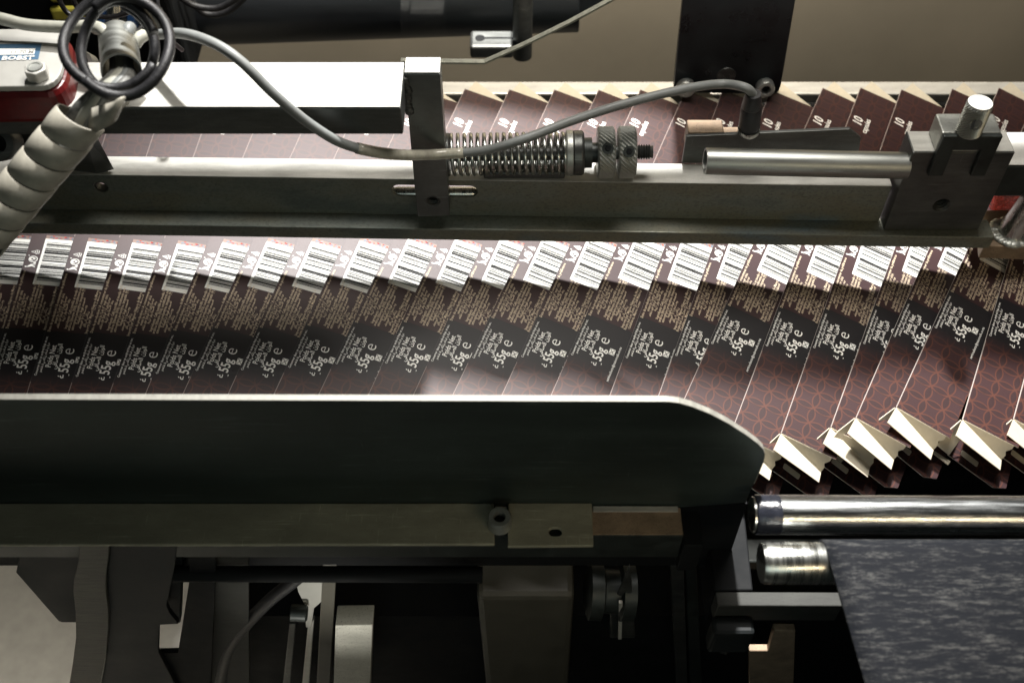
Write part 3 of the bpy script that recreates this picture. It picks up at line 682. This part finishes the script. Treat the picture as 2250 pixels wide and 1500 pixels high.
# left machinery housing far behind the cables
hm = root('drive_housing', V(170, 60, 2.45), 'black machine housing behind the cables at the upper left', 'housing')
hz = V(395, -120, 2.45).z
box('housing_body', -4.8, V(392, 70, 2.45).x, 2.45, 3.0, -.2, hz, 'void_black', hm, .03)
for (x0, y0_, x1, y1_, m) in ((105, -8, 135, 8, 'yellow'), (106, 20, 190, 48, 'yellow')):
    A = V(x0, y0_, 2.40); B = V(x1, y1_, 2.40); box('warning_patch', A.x, B.x, 2.40, 2.449, B.z, A.z, m, hm, .02)
for j in range(7):
    x = 205+j*22; y = 30+(j*37) % 60
    c = V(x, y, 2.38); lathe('hose_fitting', c, c+Vector((.05, .1, .14)), [(0, .05), (.5, .06), (1, .04)], ('dark_steel', 'blue_plastic', 'polished')[j % 3], hm, 8)
for k2, (pp) in enumerate([[(395, -6, 2.6), (430, 14, 2.6), (480, 18, 2.6), (530, -8, 2.6)], [(410, -10, 2.7), (450, 30, 2.7), (500, 26, 2.7), (545, -12, 2.7)]]):
    o = tube('air_hose', [V(*p) for p in pp], .022, 'rubber_black', None, 10)
    tag(o, ('upper' if k2 == 0 else 'lower')+' black hose loop dangling in front of the black round beam', 'hose', 'hoses at the black beam')

# ------------------------------------------------------------------ white topped red unit, upper left
uz = 1.62
plan = [(-160, 66), (60, 63), (128, 67), (136, 69), (141, 75), (143, 84), (143, 110), (140, 130), (136, 150), (132, 162), (125, 172), (116, 180), (104, 186), (90, 189), (-160, 192)]
un = root('motor_unit', H(60, 130, 1.45), 'red motor unit under a white cover plate at the upper left', 'motor')
PL = [H(x, y, uz) for x, y in plan]
ctr = sum(PL, Vector())/len(PL)
loft('cover_plate', PL, [p-Vector((0, 0, .03)) for p in PL], 'white_paint', un, .006)
RB = [p+Vector(((p.x-ctr.x)*.02+.012, 0.0, -.032)) for p in PL]
bmr = loft('red_body', [Vector((min(p.x, 99), p.y, p.z)) for p in RB], [p-Vector((-.02, .02, .17)) for p in RB], 'red_paint', un, .03)
def on_top(pts, z, ext, name, mat, parent):
    return loft(name, [H(x, y, z) for x, y in pts], [H(x, y, z)+Vector((0, 0, ext)) for x, y in pts], mat, parent, 0)
lb = on_top([(-60, 99), (92, 96), (84, 131), (-60, 135)], uz+.0005, .001, 'name_label', 'label_blue', un)
on_top([(-60, 108), (78, 107), (75, 120), (-60, 122)], uz+.0025, .001, 'label_window', 'label_white', lb)
def top_text(body, size, x, y, z, mat, parent, name, bold=0, rot=0.0, sx=1):
    c = bpy.data.curves.new('t', 'FONT'); c.body = body; c.size = size; c.offset = bold; c.resolution_u = 2
    o = bpy.data.objects.new('t', c); COL.objects.link(o); bpy.context.view_layer.update()
    me = bpy.data.meshes.new_from_object(o); bpy.data.objects.remove(o)
    me.transform(Matrix.Translation(H(x, y, z))@Matrix.Rotation(rot, 4, 'Z')@Matrix.Diagonal((sx, 1, 1, 1))); to_local(me, un)
    return link(name, me, mat, parent)
top_text('BOBST', .040, 2, 132, uz+.004, 'ink_white', lb, 'label_lettering', .0012, R(1), 1.2)
top_text('11.70.M', .034, 20, 118, uz+.0045, 'ink_grey', lb, 'label_lettering', .001, R(1), 1)
bc = H(86, 170, uz); socket = lathe('hex_bolt', bc, bc+Vector((0, 0, .055)), [(0, .052), (1, .052)], 'machined', un, 6, .006)
lathe('bolt_washer', bc+Vector((0, 0, .0555)), bc+Vector((0, 0, .062)), [(0, .036), (1, .033), (1, .024), (.5, .022)], 'zinc', un, 24)
# clamp screw under the unit at far left
cc = V(14, 312, .30); socket_bolt('cap_screw', cc, (0, -.8, .6), .085, .10, 'large dark socket screw at the left edge below the red unit', None, 'dark_steel', 'screw')
o = prism('slotted_lever', [V(-40, 215, .36), V(35, 238, .36), V(85, 300, .36), V(70, 330, .36), V(-40, 300, .36)], (0, .06, 0), 'black_steel', None, .01); tag(o, 'dark steel lever behind the socket screw at the left edge', 'lever')
latheb = root('clamp_screw', V(195, 140, .75), 'socket screw between the red unit and the steel cable sleeve', 'screw')
socket_bolt('screw_head', V(195, 142, .72), (0, -.6, .7), .052, .08, '', latheb, 'zinc')
# cables across the white unit
o = tube('supply_cable', [V(-60, 32, .55), V(0, 41, .52), V(60, 55, .50), V(140, 60, .48), V(200, 58, .46), V(232, 70, .42), V(250, 95, .32)], .0275, 'cable_light', None, 14)
tag(o, 'pale cable crossing above the white cover plate into the cable sleeve', 'cable')

# ------------------------------------------------------------------ cable bundle: sleeve, coils, spiral wrap
ry0_, ry1_ = .40, .06
q0 = V(259, 84, ry0_); q1 = V(267, 158, ry1_); rr_ = 41/sc(q0)
sl = root('cable_sleeve', q1, 'short worn steel sleeve gathering the cables at the upper left', 'sleeve')
lathe('sleeve_ring', q0, q1, [(0, rr_*.90), (0, rr_), (.5, rr_), (1, rr_*1.0), (1, rr_*.90), (.5, rr_*.90), (0, rr_*.90)], 'polished_axial', sl, 48, caps=False)
def coil(cx, cy_, rx, ry, Y, r, label, gap=None, tiltd=0.0, a0=0, a1=360):
    c = V(cx, cy_, Y); s = sc(c); pts = []
    n = 44
    for i in range(n+1 if a1-a0 < 360 else n):
        a = R(a0+(a1-a0)*i/n)
        pts.append(c+RT*(math.cos(a)*rx/s)+UP*(math.sin(a)*ry/s)+FW*(tiltd*math.sin(a+.6)+.015*math.sin(3*a)))
    o = tube('coiled_cable', pts, r, 'rubber_black', None, 14, a1-a0 >= 360, False)
    tag(o, label, 'cable', 'black cables coiled round the sleeve')
    return o
coil(250, 92, 104, 106, .12, .0225, 'outer black cable loop, reaching furthest left round the sleeve', tiltd=.05, a0=105, a1=330)
coil(268, 102, 101, 112, .03, .0225, 'large black cable loop hanging in front of the steel sleeve', tiltd=.04, a0=-135, a1=130)
coil(260, 108, 84, 100, .08, .0215, 'black cable loop with its left side against the sleeve', tiltd=-.02, a0=20, a1=300)
coil(246, 110, 98, 95, .16, .0215, 'black cable loop whose right side runs closest to the sleeve', tiltd=-.04, a0=-100, a1=70)
wr0, wr1 = V(172, 268, -.10), V(-45, 530, -.32)
specs = [('cable_dirty', -16, -6, .030, 'dark dirty cable, left one of the bundle leaving the sleeve'), ('cable_light', 2, -2, .034, 'pale worn cable, middle one of the bundle leaving the sleeve'), ('cable_grey', 20, 4, .030, 'grey cable, right one of the bundle leaving the sleeve'), ('cable_dirty', 31, 12, .026, 'dark cable tucked behind the grey one in the bundle')]
for i, (m, dx, dy, r, lab) in enumerate(specs):
    pts = [V(258+dx*.5, 66+dy, .47), V(260+dx*.5, 96, .345), V(264+dx*.5, 140, .165), V(262+dx*.7, 168, .05), V(234+dx*.9, 198, -.02-.01*i), V(192+dx*.95, 243+dx*.4, -.07-.01*i), V(160+dx*.8, 285+dx*.4, -.12), V(110+dx*.8, 345+dx*.4, -.16)]
    o = tube('bundle_cable', pts, r, m, None, 14); tag(o, lab, 'cable', 'cables bundled in the spiral wrap')
for i, (x0, y0_, x1, y1_, m, lab) in enumerate([(212, 62, 236, 72, 'cable_light', 'pale cable stub, left of the steel sleeve top'), (286, 60, 278, 76, 'cable_grey', 'grey cable stub poking out of the sleeve top'), (316, 78, 296, 92, 'cable_light', 'pale cable stub, right of the steel sleeve')]):
    o = tube('cable_stub', [V(x0, y0_, .40), V((x0+x1)/2, (y0_+y1_)/2-1, .37), V(x1, y1_+6, .34)], .028, m, None, 12); tag(o, lab, 'cable stub', 'cable stubs at the sleeve')
# helical strip
ax = wr1-wr0; zz = ax.normalized(); xx = zz.orthogonal().normalized(); yv = zz.cross(xx); turns = 6.0; R0 = .105; pitch = ax.length/turns
bm = bmesh.new(); n = int(turns*36); prev = None
for i in range(n+1):
    th = 2*math.pi*i/36; d = xx*math.cos(th)+yv*math.sin(th); base = wr0+zz*(pitch*i/36-.5*pitch)
    row = [bm.verts.new(base+zz*(pitch*.972*f)+d*(R0+g)) for f, g in ((0, -.003), (0.03, .003), (.5, .0045), (.97, .001), (1, -.004))]
    if prev:
        for j in range(4): bm.faces.new((prev[j], prev[j+1], row[j+1], row[j])).smooth = True
    prev = row
o = fin(bm, 'spiral_wrap', 'wrap_plastic'); tag(o, 'off-white spiral cable wrap running down to the left edge', 'cable wrap')
tube('wrap_core', [wr0+(wr1-wr0)*.12, wr0+(wr1-wr0)*.5, wr1], R0*.955, 'cable_dirty', o, 24)
so = o.modifiers.new('solid', 'SOLIDIFY'); so.thickness = .006
bm = bmesh.new(); prev = None
lo_ = catmull([V(194, 297, -.13), V(212, 291, -.18), V(232, 281, -.21), V(248, 272, -.21), V(258, 262, -.19), V(262, 250, -.14), V(262, 243, -.08)], 5)
hi_ = catmull([V(199, 238, -.12), V(222, 231, -.17), V(244, 225, -.20), V(262, 218, -.20), V(276, 214, -.17), V(284, 220, -.11), V(283, 230, -.06)], 5)
for a, b in zip(lo_, hi_):
    row = [bm.verts.new(a), bm.verts.new((a+b)/2+Vector((0, -.01, .006))), bm.verts.new(b)]
    if prev:
        for j in range(2): bm.faces.new((prev[j], prev[j+1], row[j+1], row[j])).smooth = True
    prev = row
t2 = fin(bm, 'loose_tail', 'wrap_plastic', o); t2.modifiers.new('solid', 'SOLIDIFY').thickness = .007

# ------------------------------------------------------------------ front side guide (bent sheet) and its support
SY = -1.15
sg = root('side_guide', V(700, 1104, SY), 'long dark green-grey sheet metal side guide with a rounded right corner', 'guide')
out = [(-90, 877), (300, 878), (900, 880), (1468, 882), (1492, 885), (1520, 893), (1560, 909), (1600, 930), (1640, 956), (1664, 974), (1676, 986), (1680, 998), (1677, 1014), (1668, 1036), (1656, 1062), (1646, 1086), (1640, 1104), (1500, 1114), (1000, 1114), (-90, 1112)]
sheet = prism('upright_sheet', [V(x, y, SY) for x, y in out], (0, .026, 0), 'sheet_green', sg, .003)
bm = bmesh.new(); OE = [V(x, y, SY) for x, y in out[:15]]
for a_, b_ in zip(OE, OE[1:]):
    n_ = Vector((-(b_-a_).z, 0, (b_-a_).x)).normalized(); A_ = [a_+Vector((0, -.001, 0))+n_*.0005, a_+Vector((0, .027, 0))+n_*.0005, a_+Vector((0, .027, 0))+n_*.0025, a_+Vector((0, -.001, 0))+n_*.0025]
    B_ = [p+(b_-a_) for p in A_]; loft_bm(bm, A_, B_)
fin(bm, 'bare_edge', 'edge_metal', sg)
fz = V(700, 1103, SY).z
def flz(x): return V(x, 1101+.004*x, SY).z
fl1 = [(-90, 1101), (1085, 1106), (1087, 1195), (-90, 1196)]
zf_ = fz-.004
P = [H(x, y, zf_) for x, y in fl1]
for p in (P[0], P[1]): p.y = SY-.001
flg = loft('lower_flange', P, [p-Vector((0, 0, .022)) for p in P], 'flange_olive', sg, .006)
P = [H(x, y, zf_) for x, y in ((1117, 1107), (1301, 1110), (1304, 1197), (1116, 1199))]
for p in (P[0], P[1]): p.y = SY-.001
flg2 = loft('flange_tab', P, [p-Vector((0, 0, .022)) for p in P], 'flange_olive', sg, .006)
hc = H(1221, 1156, zf_+.05); cut(flg2, cutter_prism(slot_pts(hc, (1, 0, 0), (0, 1, 0), .062, .022), (0, 0, -.2)))
sbz = zf_-.03
yb0 = H(1400, 1176, sbz).y; yb_low = V(1400, 1224, yb0).z
o = root('support_beam', (0, yb0, yb_low), 'dark beam carrying the side guide, its brown right end uncovered', 'beam')
box('beam_body', -3.3, V(1502, 1176, yb0).x+.001, yb0, SY-.004, yb_low, sbz-.004, 'black_steel', o, .006)
box('bare_end', V(1306, 1140, yb0).x, V(1502, 1176, yb0).x-.002, yb0+.004, SY-.010, sbz-.003, sbz+.002, 'rusty', o, .003)
box('bare_strip', V(1310, 1140, yb0).x, V(1495, 1176, yb0).x, SY-.035, SY-.006, sbz+.0025, sbz+.010, 'bright_alu', o, .002)
box('gap_shade', V(1502, 1176, yb0).x+.004, V(1548, 1176, yb0).x, yb0-.02, SY+.1, yb_low-.1, sbz-.06, 'void_black', o, .006)  # black box put in the dark gap beside the beam, stands in for shade
bb = H(1098, 1152, zf_+.004)
socket_bolt('cap_screw', bb, (0, 0, 1), .055, .075, 'round socket screw clamping the flange slot of the side guide', None, 'zinc', 'screw')
xw = V(1086, 1110, SY).x; tag(box('packing_strip', xw+.004, xw+.062, SY-.055, SY-.006, sbz+.001, sbz+.008, 'bright_alu', None, .002), 'tiny pale strip in the flange gap behind the socket screw', 'shim')

# ------------------------------------------------------------------ rollers, belt, frame at lower right
rr1 = 43/sc(V(1900, 1128, -1.26))
ryl = -1.30; r_a = V(1655, 1130, ryl); r_b = V(2300, 1133, ryl)
ro = root('steel_roller', r_a, 'upper shiny steel roller with a black taped left end', 'roller')
dvec = r_b-r_a
lathe('roller_shell', r_a+dvec*.085, r_b+dvec*.2, [(0, rr1), (1, rr1)], 'chrome', ro, 64)
lathe('taped_end', r_a, r_a+dvec*.085, [(0, rr1*.80), (.04, rr1*.96), (.1, rr1*1.005), (1, rr1*1.012)], 'tape_black', ro, 64)
lathe('end_cap', r_a-dvec*.012, r_a+dvec*.001, [(0, rr1*.55), (.5, rr1*.9), (1, rr1*.9)], 'polished', ro, 40)
r2y = -1.56; s_a = V(1672, 1236, r2y); s_b = V(2300, 1240, r2y); rr2 = 46/sc(s_a)
dv2 = s_b-s_a
ro2 = root('belt_roller', s_a, 'lower steel roller that carries the dark scuffed belt', 'roller')
lathe('roller_shell', s_a, s_b, [(0, rr2*.6), (0, rr2*.93), (.015, rr2), (.22, rr2), (.225, rr2*.985), (1, rr2*.985)], 'polished', ro2, 64)
# belt wraps the roller and runs towards the camera
bz = s_a.z+rr2+.01
bx0 = H(1814, 1190, bz).x
bm = bmesh.new(); prof = []
for i in range(10):
    a = R(160-7.8*i*1); a = R(175-9.4*i); prof.append((s_a.y-(-math.cos(a))*0+math.cos(R(175-9.4*i)-math.pi/2+math.pi/2)*0, 0))
prof = []
for i in range(13):
    a = R(-20+i*(110/12)); prof.append((s_a.y+math.cos(a)*(rr2+.010), s_a.z+math.sin(a)*(rr2+.010)))
y_near = -3.4
for i in range(1, 25): prof.append((s_a.y+(y_near-s_a.y)*i/24, s_a.z+rr2+.010))
xn = H(1902, 1500, bz).x; yn = H(1902, 1500, bz).y
def bxl(y): return bx0+(xn-bx0)*max(0, (s_a.y-y))/(s_a.y-yn)
rows = []
for y, z in prof:
    rows.append([bm.verts.new((bxl(y)+(4.6-bxl(y))*j/30, y, z)) for j in range(31)])
for i in range(len(rows)-1):
    for j in range(30): bm.faces.new((rows[i][j], rows[i+1][j], rows[i+1][j+1], rows[i][j+1])).smooth = True
o = fin(bm, 'conveyor_belt', 'belt'); o.modifiers.new('solid', 'SOLIDIFY').thickness = .016; o.modifiers['solid'].offset = -1
tag(o, 'dark blue-black conveyor belt with pale scuff marks at the lower right', 'belt')
# frame
fzz = -.22
fr = root('end_frame', H(1600, 1300, fzz), 'dark worn steel frame arm beside the roller ends', 'frame')
q = [H(1545, 1090, fzz), H(1632, 1090, fzz), H(1655, 1296, fzz), H(1571, 1297, fzz)]
loft('side_arm', q, [p-Vector((0, 0, .35)) for p in q], 'void_black', fr, .008)
q = [H(1572, 1299, fzz), H(1846, 1300, fzz), H(1852, 1331, fzz), H(1577, 1330, fzz)]
loft('cross_arm', q, [p-Vector((0, 0, .17)) for p in q], 'oiled_steel', fr, .006)
ky = H(1577, 1331, fzz).y
box('hinge_block', V(1563, 1350, ky).x, V(1655, 1350, ky).x, ky-.10, ky-.002, fzz-.34, fzz-.10, 'oiled_dark', fr, .02)
c = V(1596, 1412, ky-.06); lathe('hex_nut', c, c-Vector((0, 0, .07)), [(0, .036), (1, .036)], 'polished', fr, 6, .003)
rq = [V(1646, 1430, ky-.05), V(1688, 1430, ky-.05), V(1700, 1385, ky-.05), V(1748, 1385, ky-.05), V(1742, 1540, ky-.05), V(1646, 1540, ky-.05)]
o = prism('rusty_plate', rq, (0, .04, 0), 'rusty', None, .006); tag(o, 'brown rusty plate below the frame arm at the bottom right', 'plate')
# cross member seen behind the carton flaps
tag(box('cross_member', 1.0, 4.0, -1.12, -.98, -.50, -.42, 'black_steel', None, .01), 'dark cross member behind the open carton flaps', 'beam')

# ------------------------------------------------------------------ under the guide: base, brackets, column, pulley
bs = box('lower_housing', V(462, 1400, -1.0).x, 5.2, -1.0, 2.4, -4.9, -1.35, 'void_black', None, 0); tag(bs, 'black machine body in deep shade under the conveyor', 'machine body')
bs2 = box('machine_base', V(462, 1400, -2.6).x, 5.2, -4.5, -1.3, -3.2, -3.0, 'void_black', None, 0); tag(bs2, 'black machine base added low down to cover the floor', 'pan')  # black slab added so the area under the machine stays dark
gy3 = -1.22
o = prism('gusset_plate', [V(x, y, gy3) for x, y in ((48, 1190), (43, 1215), (35, 1258), (128, 1364), (136, 1367), (396, 1368), (402, 1190))], (0, .06, 0), 'oiled_dark', None, .006)
tag(o, 'dark plate with cut-off corners hanging below the beam at the lower left', 'plate')
ar = root('curved_arm', V(200, 1500, -1.32), 'wavy-edged thick steel arm in front of the dark corner-cut plate', 'arm')
Lf = [(175, 1190), (172, 1235), (162, 1275), (161, 1300), (166, 1345), (167, 1400), (160, 1455), (148, 1530)]
Rt = [(240, 1190), (237, 1235), (232, 1262), (233, 1300), (238, 1340), (238, 1385), (232, 1440), (216, 1530)]
prism('front_edge', [V(x, y, -1.345) for x, y in Lf+Rt[::-1]], (0, .03, 0), 'sawn_edge', ar, .003)
We = [(390, 1190), (385, 1240), (374, 1290), (366, 1330), (372, 1345), (392, 1370), (350, 1372), (348, 1432), (400, 1530)]
prism('side_web', [V(x, y, -1.31) for x, y in [(a+1, b) for a, b in Rt[::-1]]+We], (0, .03, 0), 'oiled_dark', ar, .003)
o = prism('dark_stay', [V(x, y, -1.27) for x, y in ((417, 1190), (476, 1190), (462, 1530), (396, 1530), (350, 1434), (391, 1433), (416, 1276))], (0, .03, 0), 'void_black', None, 0)
tag(o, 'black stay plate right of the curved arm', 'stay')
o = prism('cover_sheet', [V(x, y, -1.20) for x, y in ((468, 1200), (545, 1200), (548, 1540), (440, 1540))], (0, .03, 0), 'oiled_steel', None, 0)
tag(o, 'dull dark grey panel behind the black hose', 'panel')
cr0 = V(380, 1260, -1.26); cr1 = V(1060, 1262, -1.26)
o = lathe('cross_tube', cr0, cr1, [(0, 18/sc(cr0)), (1, 18/sc(cr0))], 'void_black', None, 32); tag(o, 'thin glossy black tube running below the support beam', 'tube')
o = tube('black_hose', [V(690, 1240, -1.12), V(640, 1280, -1.14), V(590, 1320, -1.16), V(540, 1372, -1.17), V(500, 1430, -1.18), V(478, 1530, -1.2)], .036, 'rubber_black', None, 14)
tag(o, 'black hose curving down to the left below the thin tube', 'hose')
lbk = root('light_bracket', V(690, 1500, -1.5), 'pale grey upright channel with a white corner, below the thin tube', 'bracket')
prism('white_corner', [V(x, y, -1.16) for x, y in ((650, 1279), (708, 1279), (706, 1322), (690, 1336), (684, 1378), (672, 1378), (670, 1330), (655, 1300))], (0, .03, 0), 'white_paint', lbk, .004)
prism('channel_web', [V(x, y, -1.15) for x, y in ((709, 1240), (740, 1240), (722, 1540), (694, 1540))], (0, .05, 0), 'paint_grey', lbk, .004)
prism('channel_lip', [V(x, y, -1.15) for x, y in ((676, 1380), (690, 1360), (676, 1540), (660, 1540))], (0, .03, 0), 'machined', lbk, .004)
prism('channel_foot', [V(x, y, -1.14) for x, y in ((636, 1370), (650, 1370), (634, 1540), (618, 1540))], (0, .03, 0), 'dark_steel', lbk, .004)
c0 = V(638, 1345, -1.22); c1 = V(676, 1347, -1.22); o = lathe('dark_bushing', c0, c1, [(0, .040), (.05, .046), (.9, .046), (1, .036)], 'black_steel', None, 24); tag(o, 'dark round bushing against the white bracket corner', 'bushing')
o = prism('speckled_block', [V(x, y, -1.26) for x, y in ((737, 1374), (819, 1373), (812, 1540), (732, 1540))], (0, .12, 0), 'speckled', None, .006); tag(o, 'pale block with black oil speckles at the bottom', 'block')
# column
cz = -.72; cyf = H(1150, 1311, cz).y
cl = root('support_column', (0, cyf, -3), 'grey-brown painted column under the beam with a rounded top edge', 'column')
q = [V(1047, 1311, cyf), V(1262, 1311, cyf), V(1246, 1540, cyf), V(1071, 1540, cyf)]
loft('column_shaft', q, [p+Vector((0, .42, 0)) for p in q], 'paint_grey', cl, .035)
# pulley and hanging parts
pc0 = V(1288, 1296, -1.10); pc1 = V(1395, 1300, -1.10)
pu = root('pulley', pc0, 'dark pulley wheel in the shadow right of the column', 'pulley')
lathe('pulley_wheel', pc0, pc1, [(0, .12), (.05, .16), (.3, .16), (.35, .12), (.65, .12), (.7, .16), (.95, .16), (1, .10)], 'black_steel', pu, 40)
tag(prism('pale_shaft', [V(x, y, -1.22) for x, y in ((1360, 1325), (1368, 1325), (1366, 1404), (1358, 1404))], (0, .02, 0), 'machined', None, .002), 'thin pale shaft below the dark pulley', 'shaft')
tag(prism('grey_tongue', [V(x, y, -1.17) for x, y in ((1340, 1344), (1384, 1240), (1392, 1320), (1396, 1402), (1340, 1402))], (0, .02, 0), 'dark_steel', None, .01), 'dull grey tongue hanging behind the pale shaft', 'plate')
tag(prism('channel_post', [V(x, y, -1.10) for x, y in ((1472, 1230), (1502, 1230), (1512, 1540), (1488, 1540))], (0, .10, 0), 'dark_steel', None, .006), 'narrow dark steel post left of the frame arm', 'post')
tag(prism('flat_stay', [V(x, y, -1.08) for x, y in ((1506, 1230), (1530, 1230), (1544, 1540), (1516, 1540))], (0, .06, 0), 'black_steel', None, .006), 'black flat stay beside the narrow steel post', 'stay')

# ------------------------------------------------------------------ light blockers added overhead, out of frame, to shade the cartons
o = box('overhead_blocker', -.25, 5.0, 1.36, 1.74, 2.55, 2.75, 'black_steel', None, .01); tag(o, 'unseen light blocker added above the machine, outside the picture', 'beam')
o = box('left_blocker', -4.0, -.26, 1.36, 1.76, 2.55, 2.75, 'black_steel', None, .01); tag(o, 'unseen light blocker added above the left half of the machine', 'tray')
o = box('rear_blocker', -.38, 4.6, 3.14, 3.58, 2.55, 2.65, 'black_steel', None, .01); tag(o, 'unseen light blocker added above the rear of the machine', 'bar')
o = box('rear_side_blocker', 1.15, 4.6, 2.70, 3.13, 2.55, 2.65, 'black_steel', None, .01); tag(o, 'unseen light blocker added beside the rear one above the machine', 'plate')
wires = [[(150, -30, .9), (175, 22, .9), (235, 38, .88), (300, 18, .9), (330, -30, .92)], [(215, -25, .7), (196, 30, .7), (222, 62, .66), (268, 70, .6)], [(300, -30, .75), (322, 30, .72), (306, 66, .64), (282, 84, .5)], [(120, -20, 1.1), (150, 30, 1.1), (210, 52, 1.0), (246, 84, .7)], [(340, -30, 1.2), (352, 40, 1.1), (372, 84, 1.0), (400, 110, 1.1)]]
for w_ in wires:
    o = tube('loose_wire', [V(*p) for p in w_], .013, 'rubber_black', None, 8); tag(o, 'thin loose black wire looping behind the steel sleeve', 'wire', 'loose wires behind the sleeve')
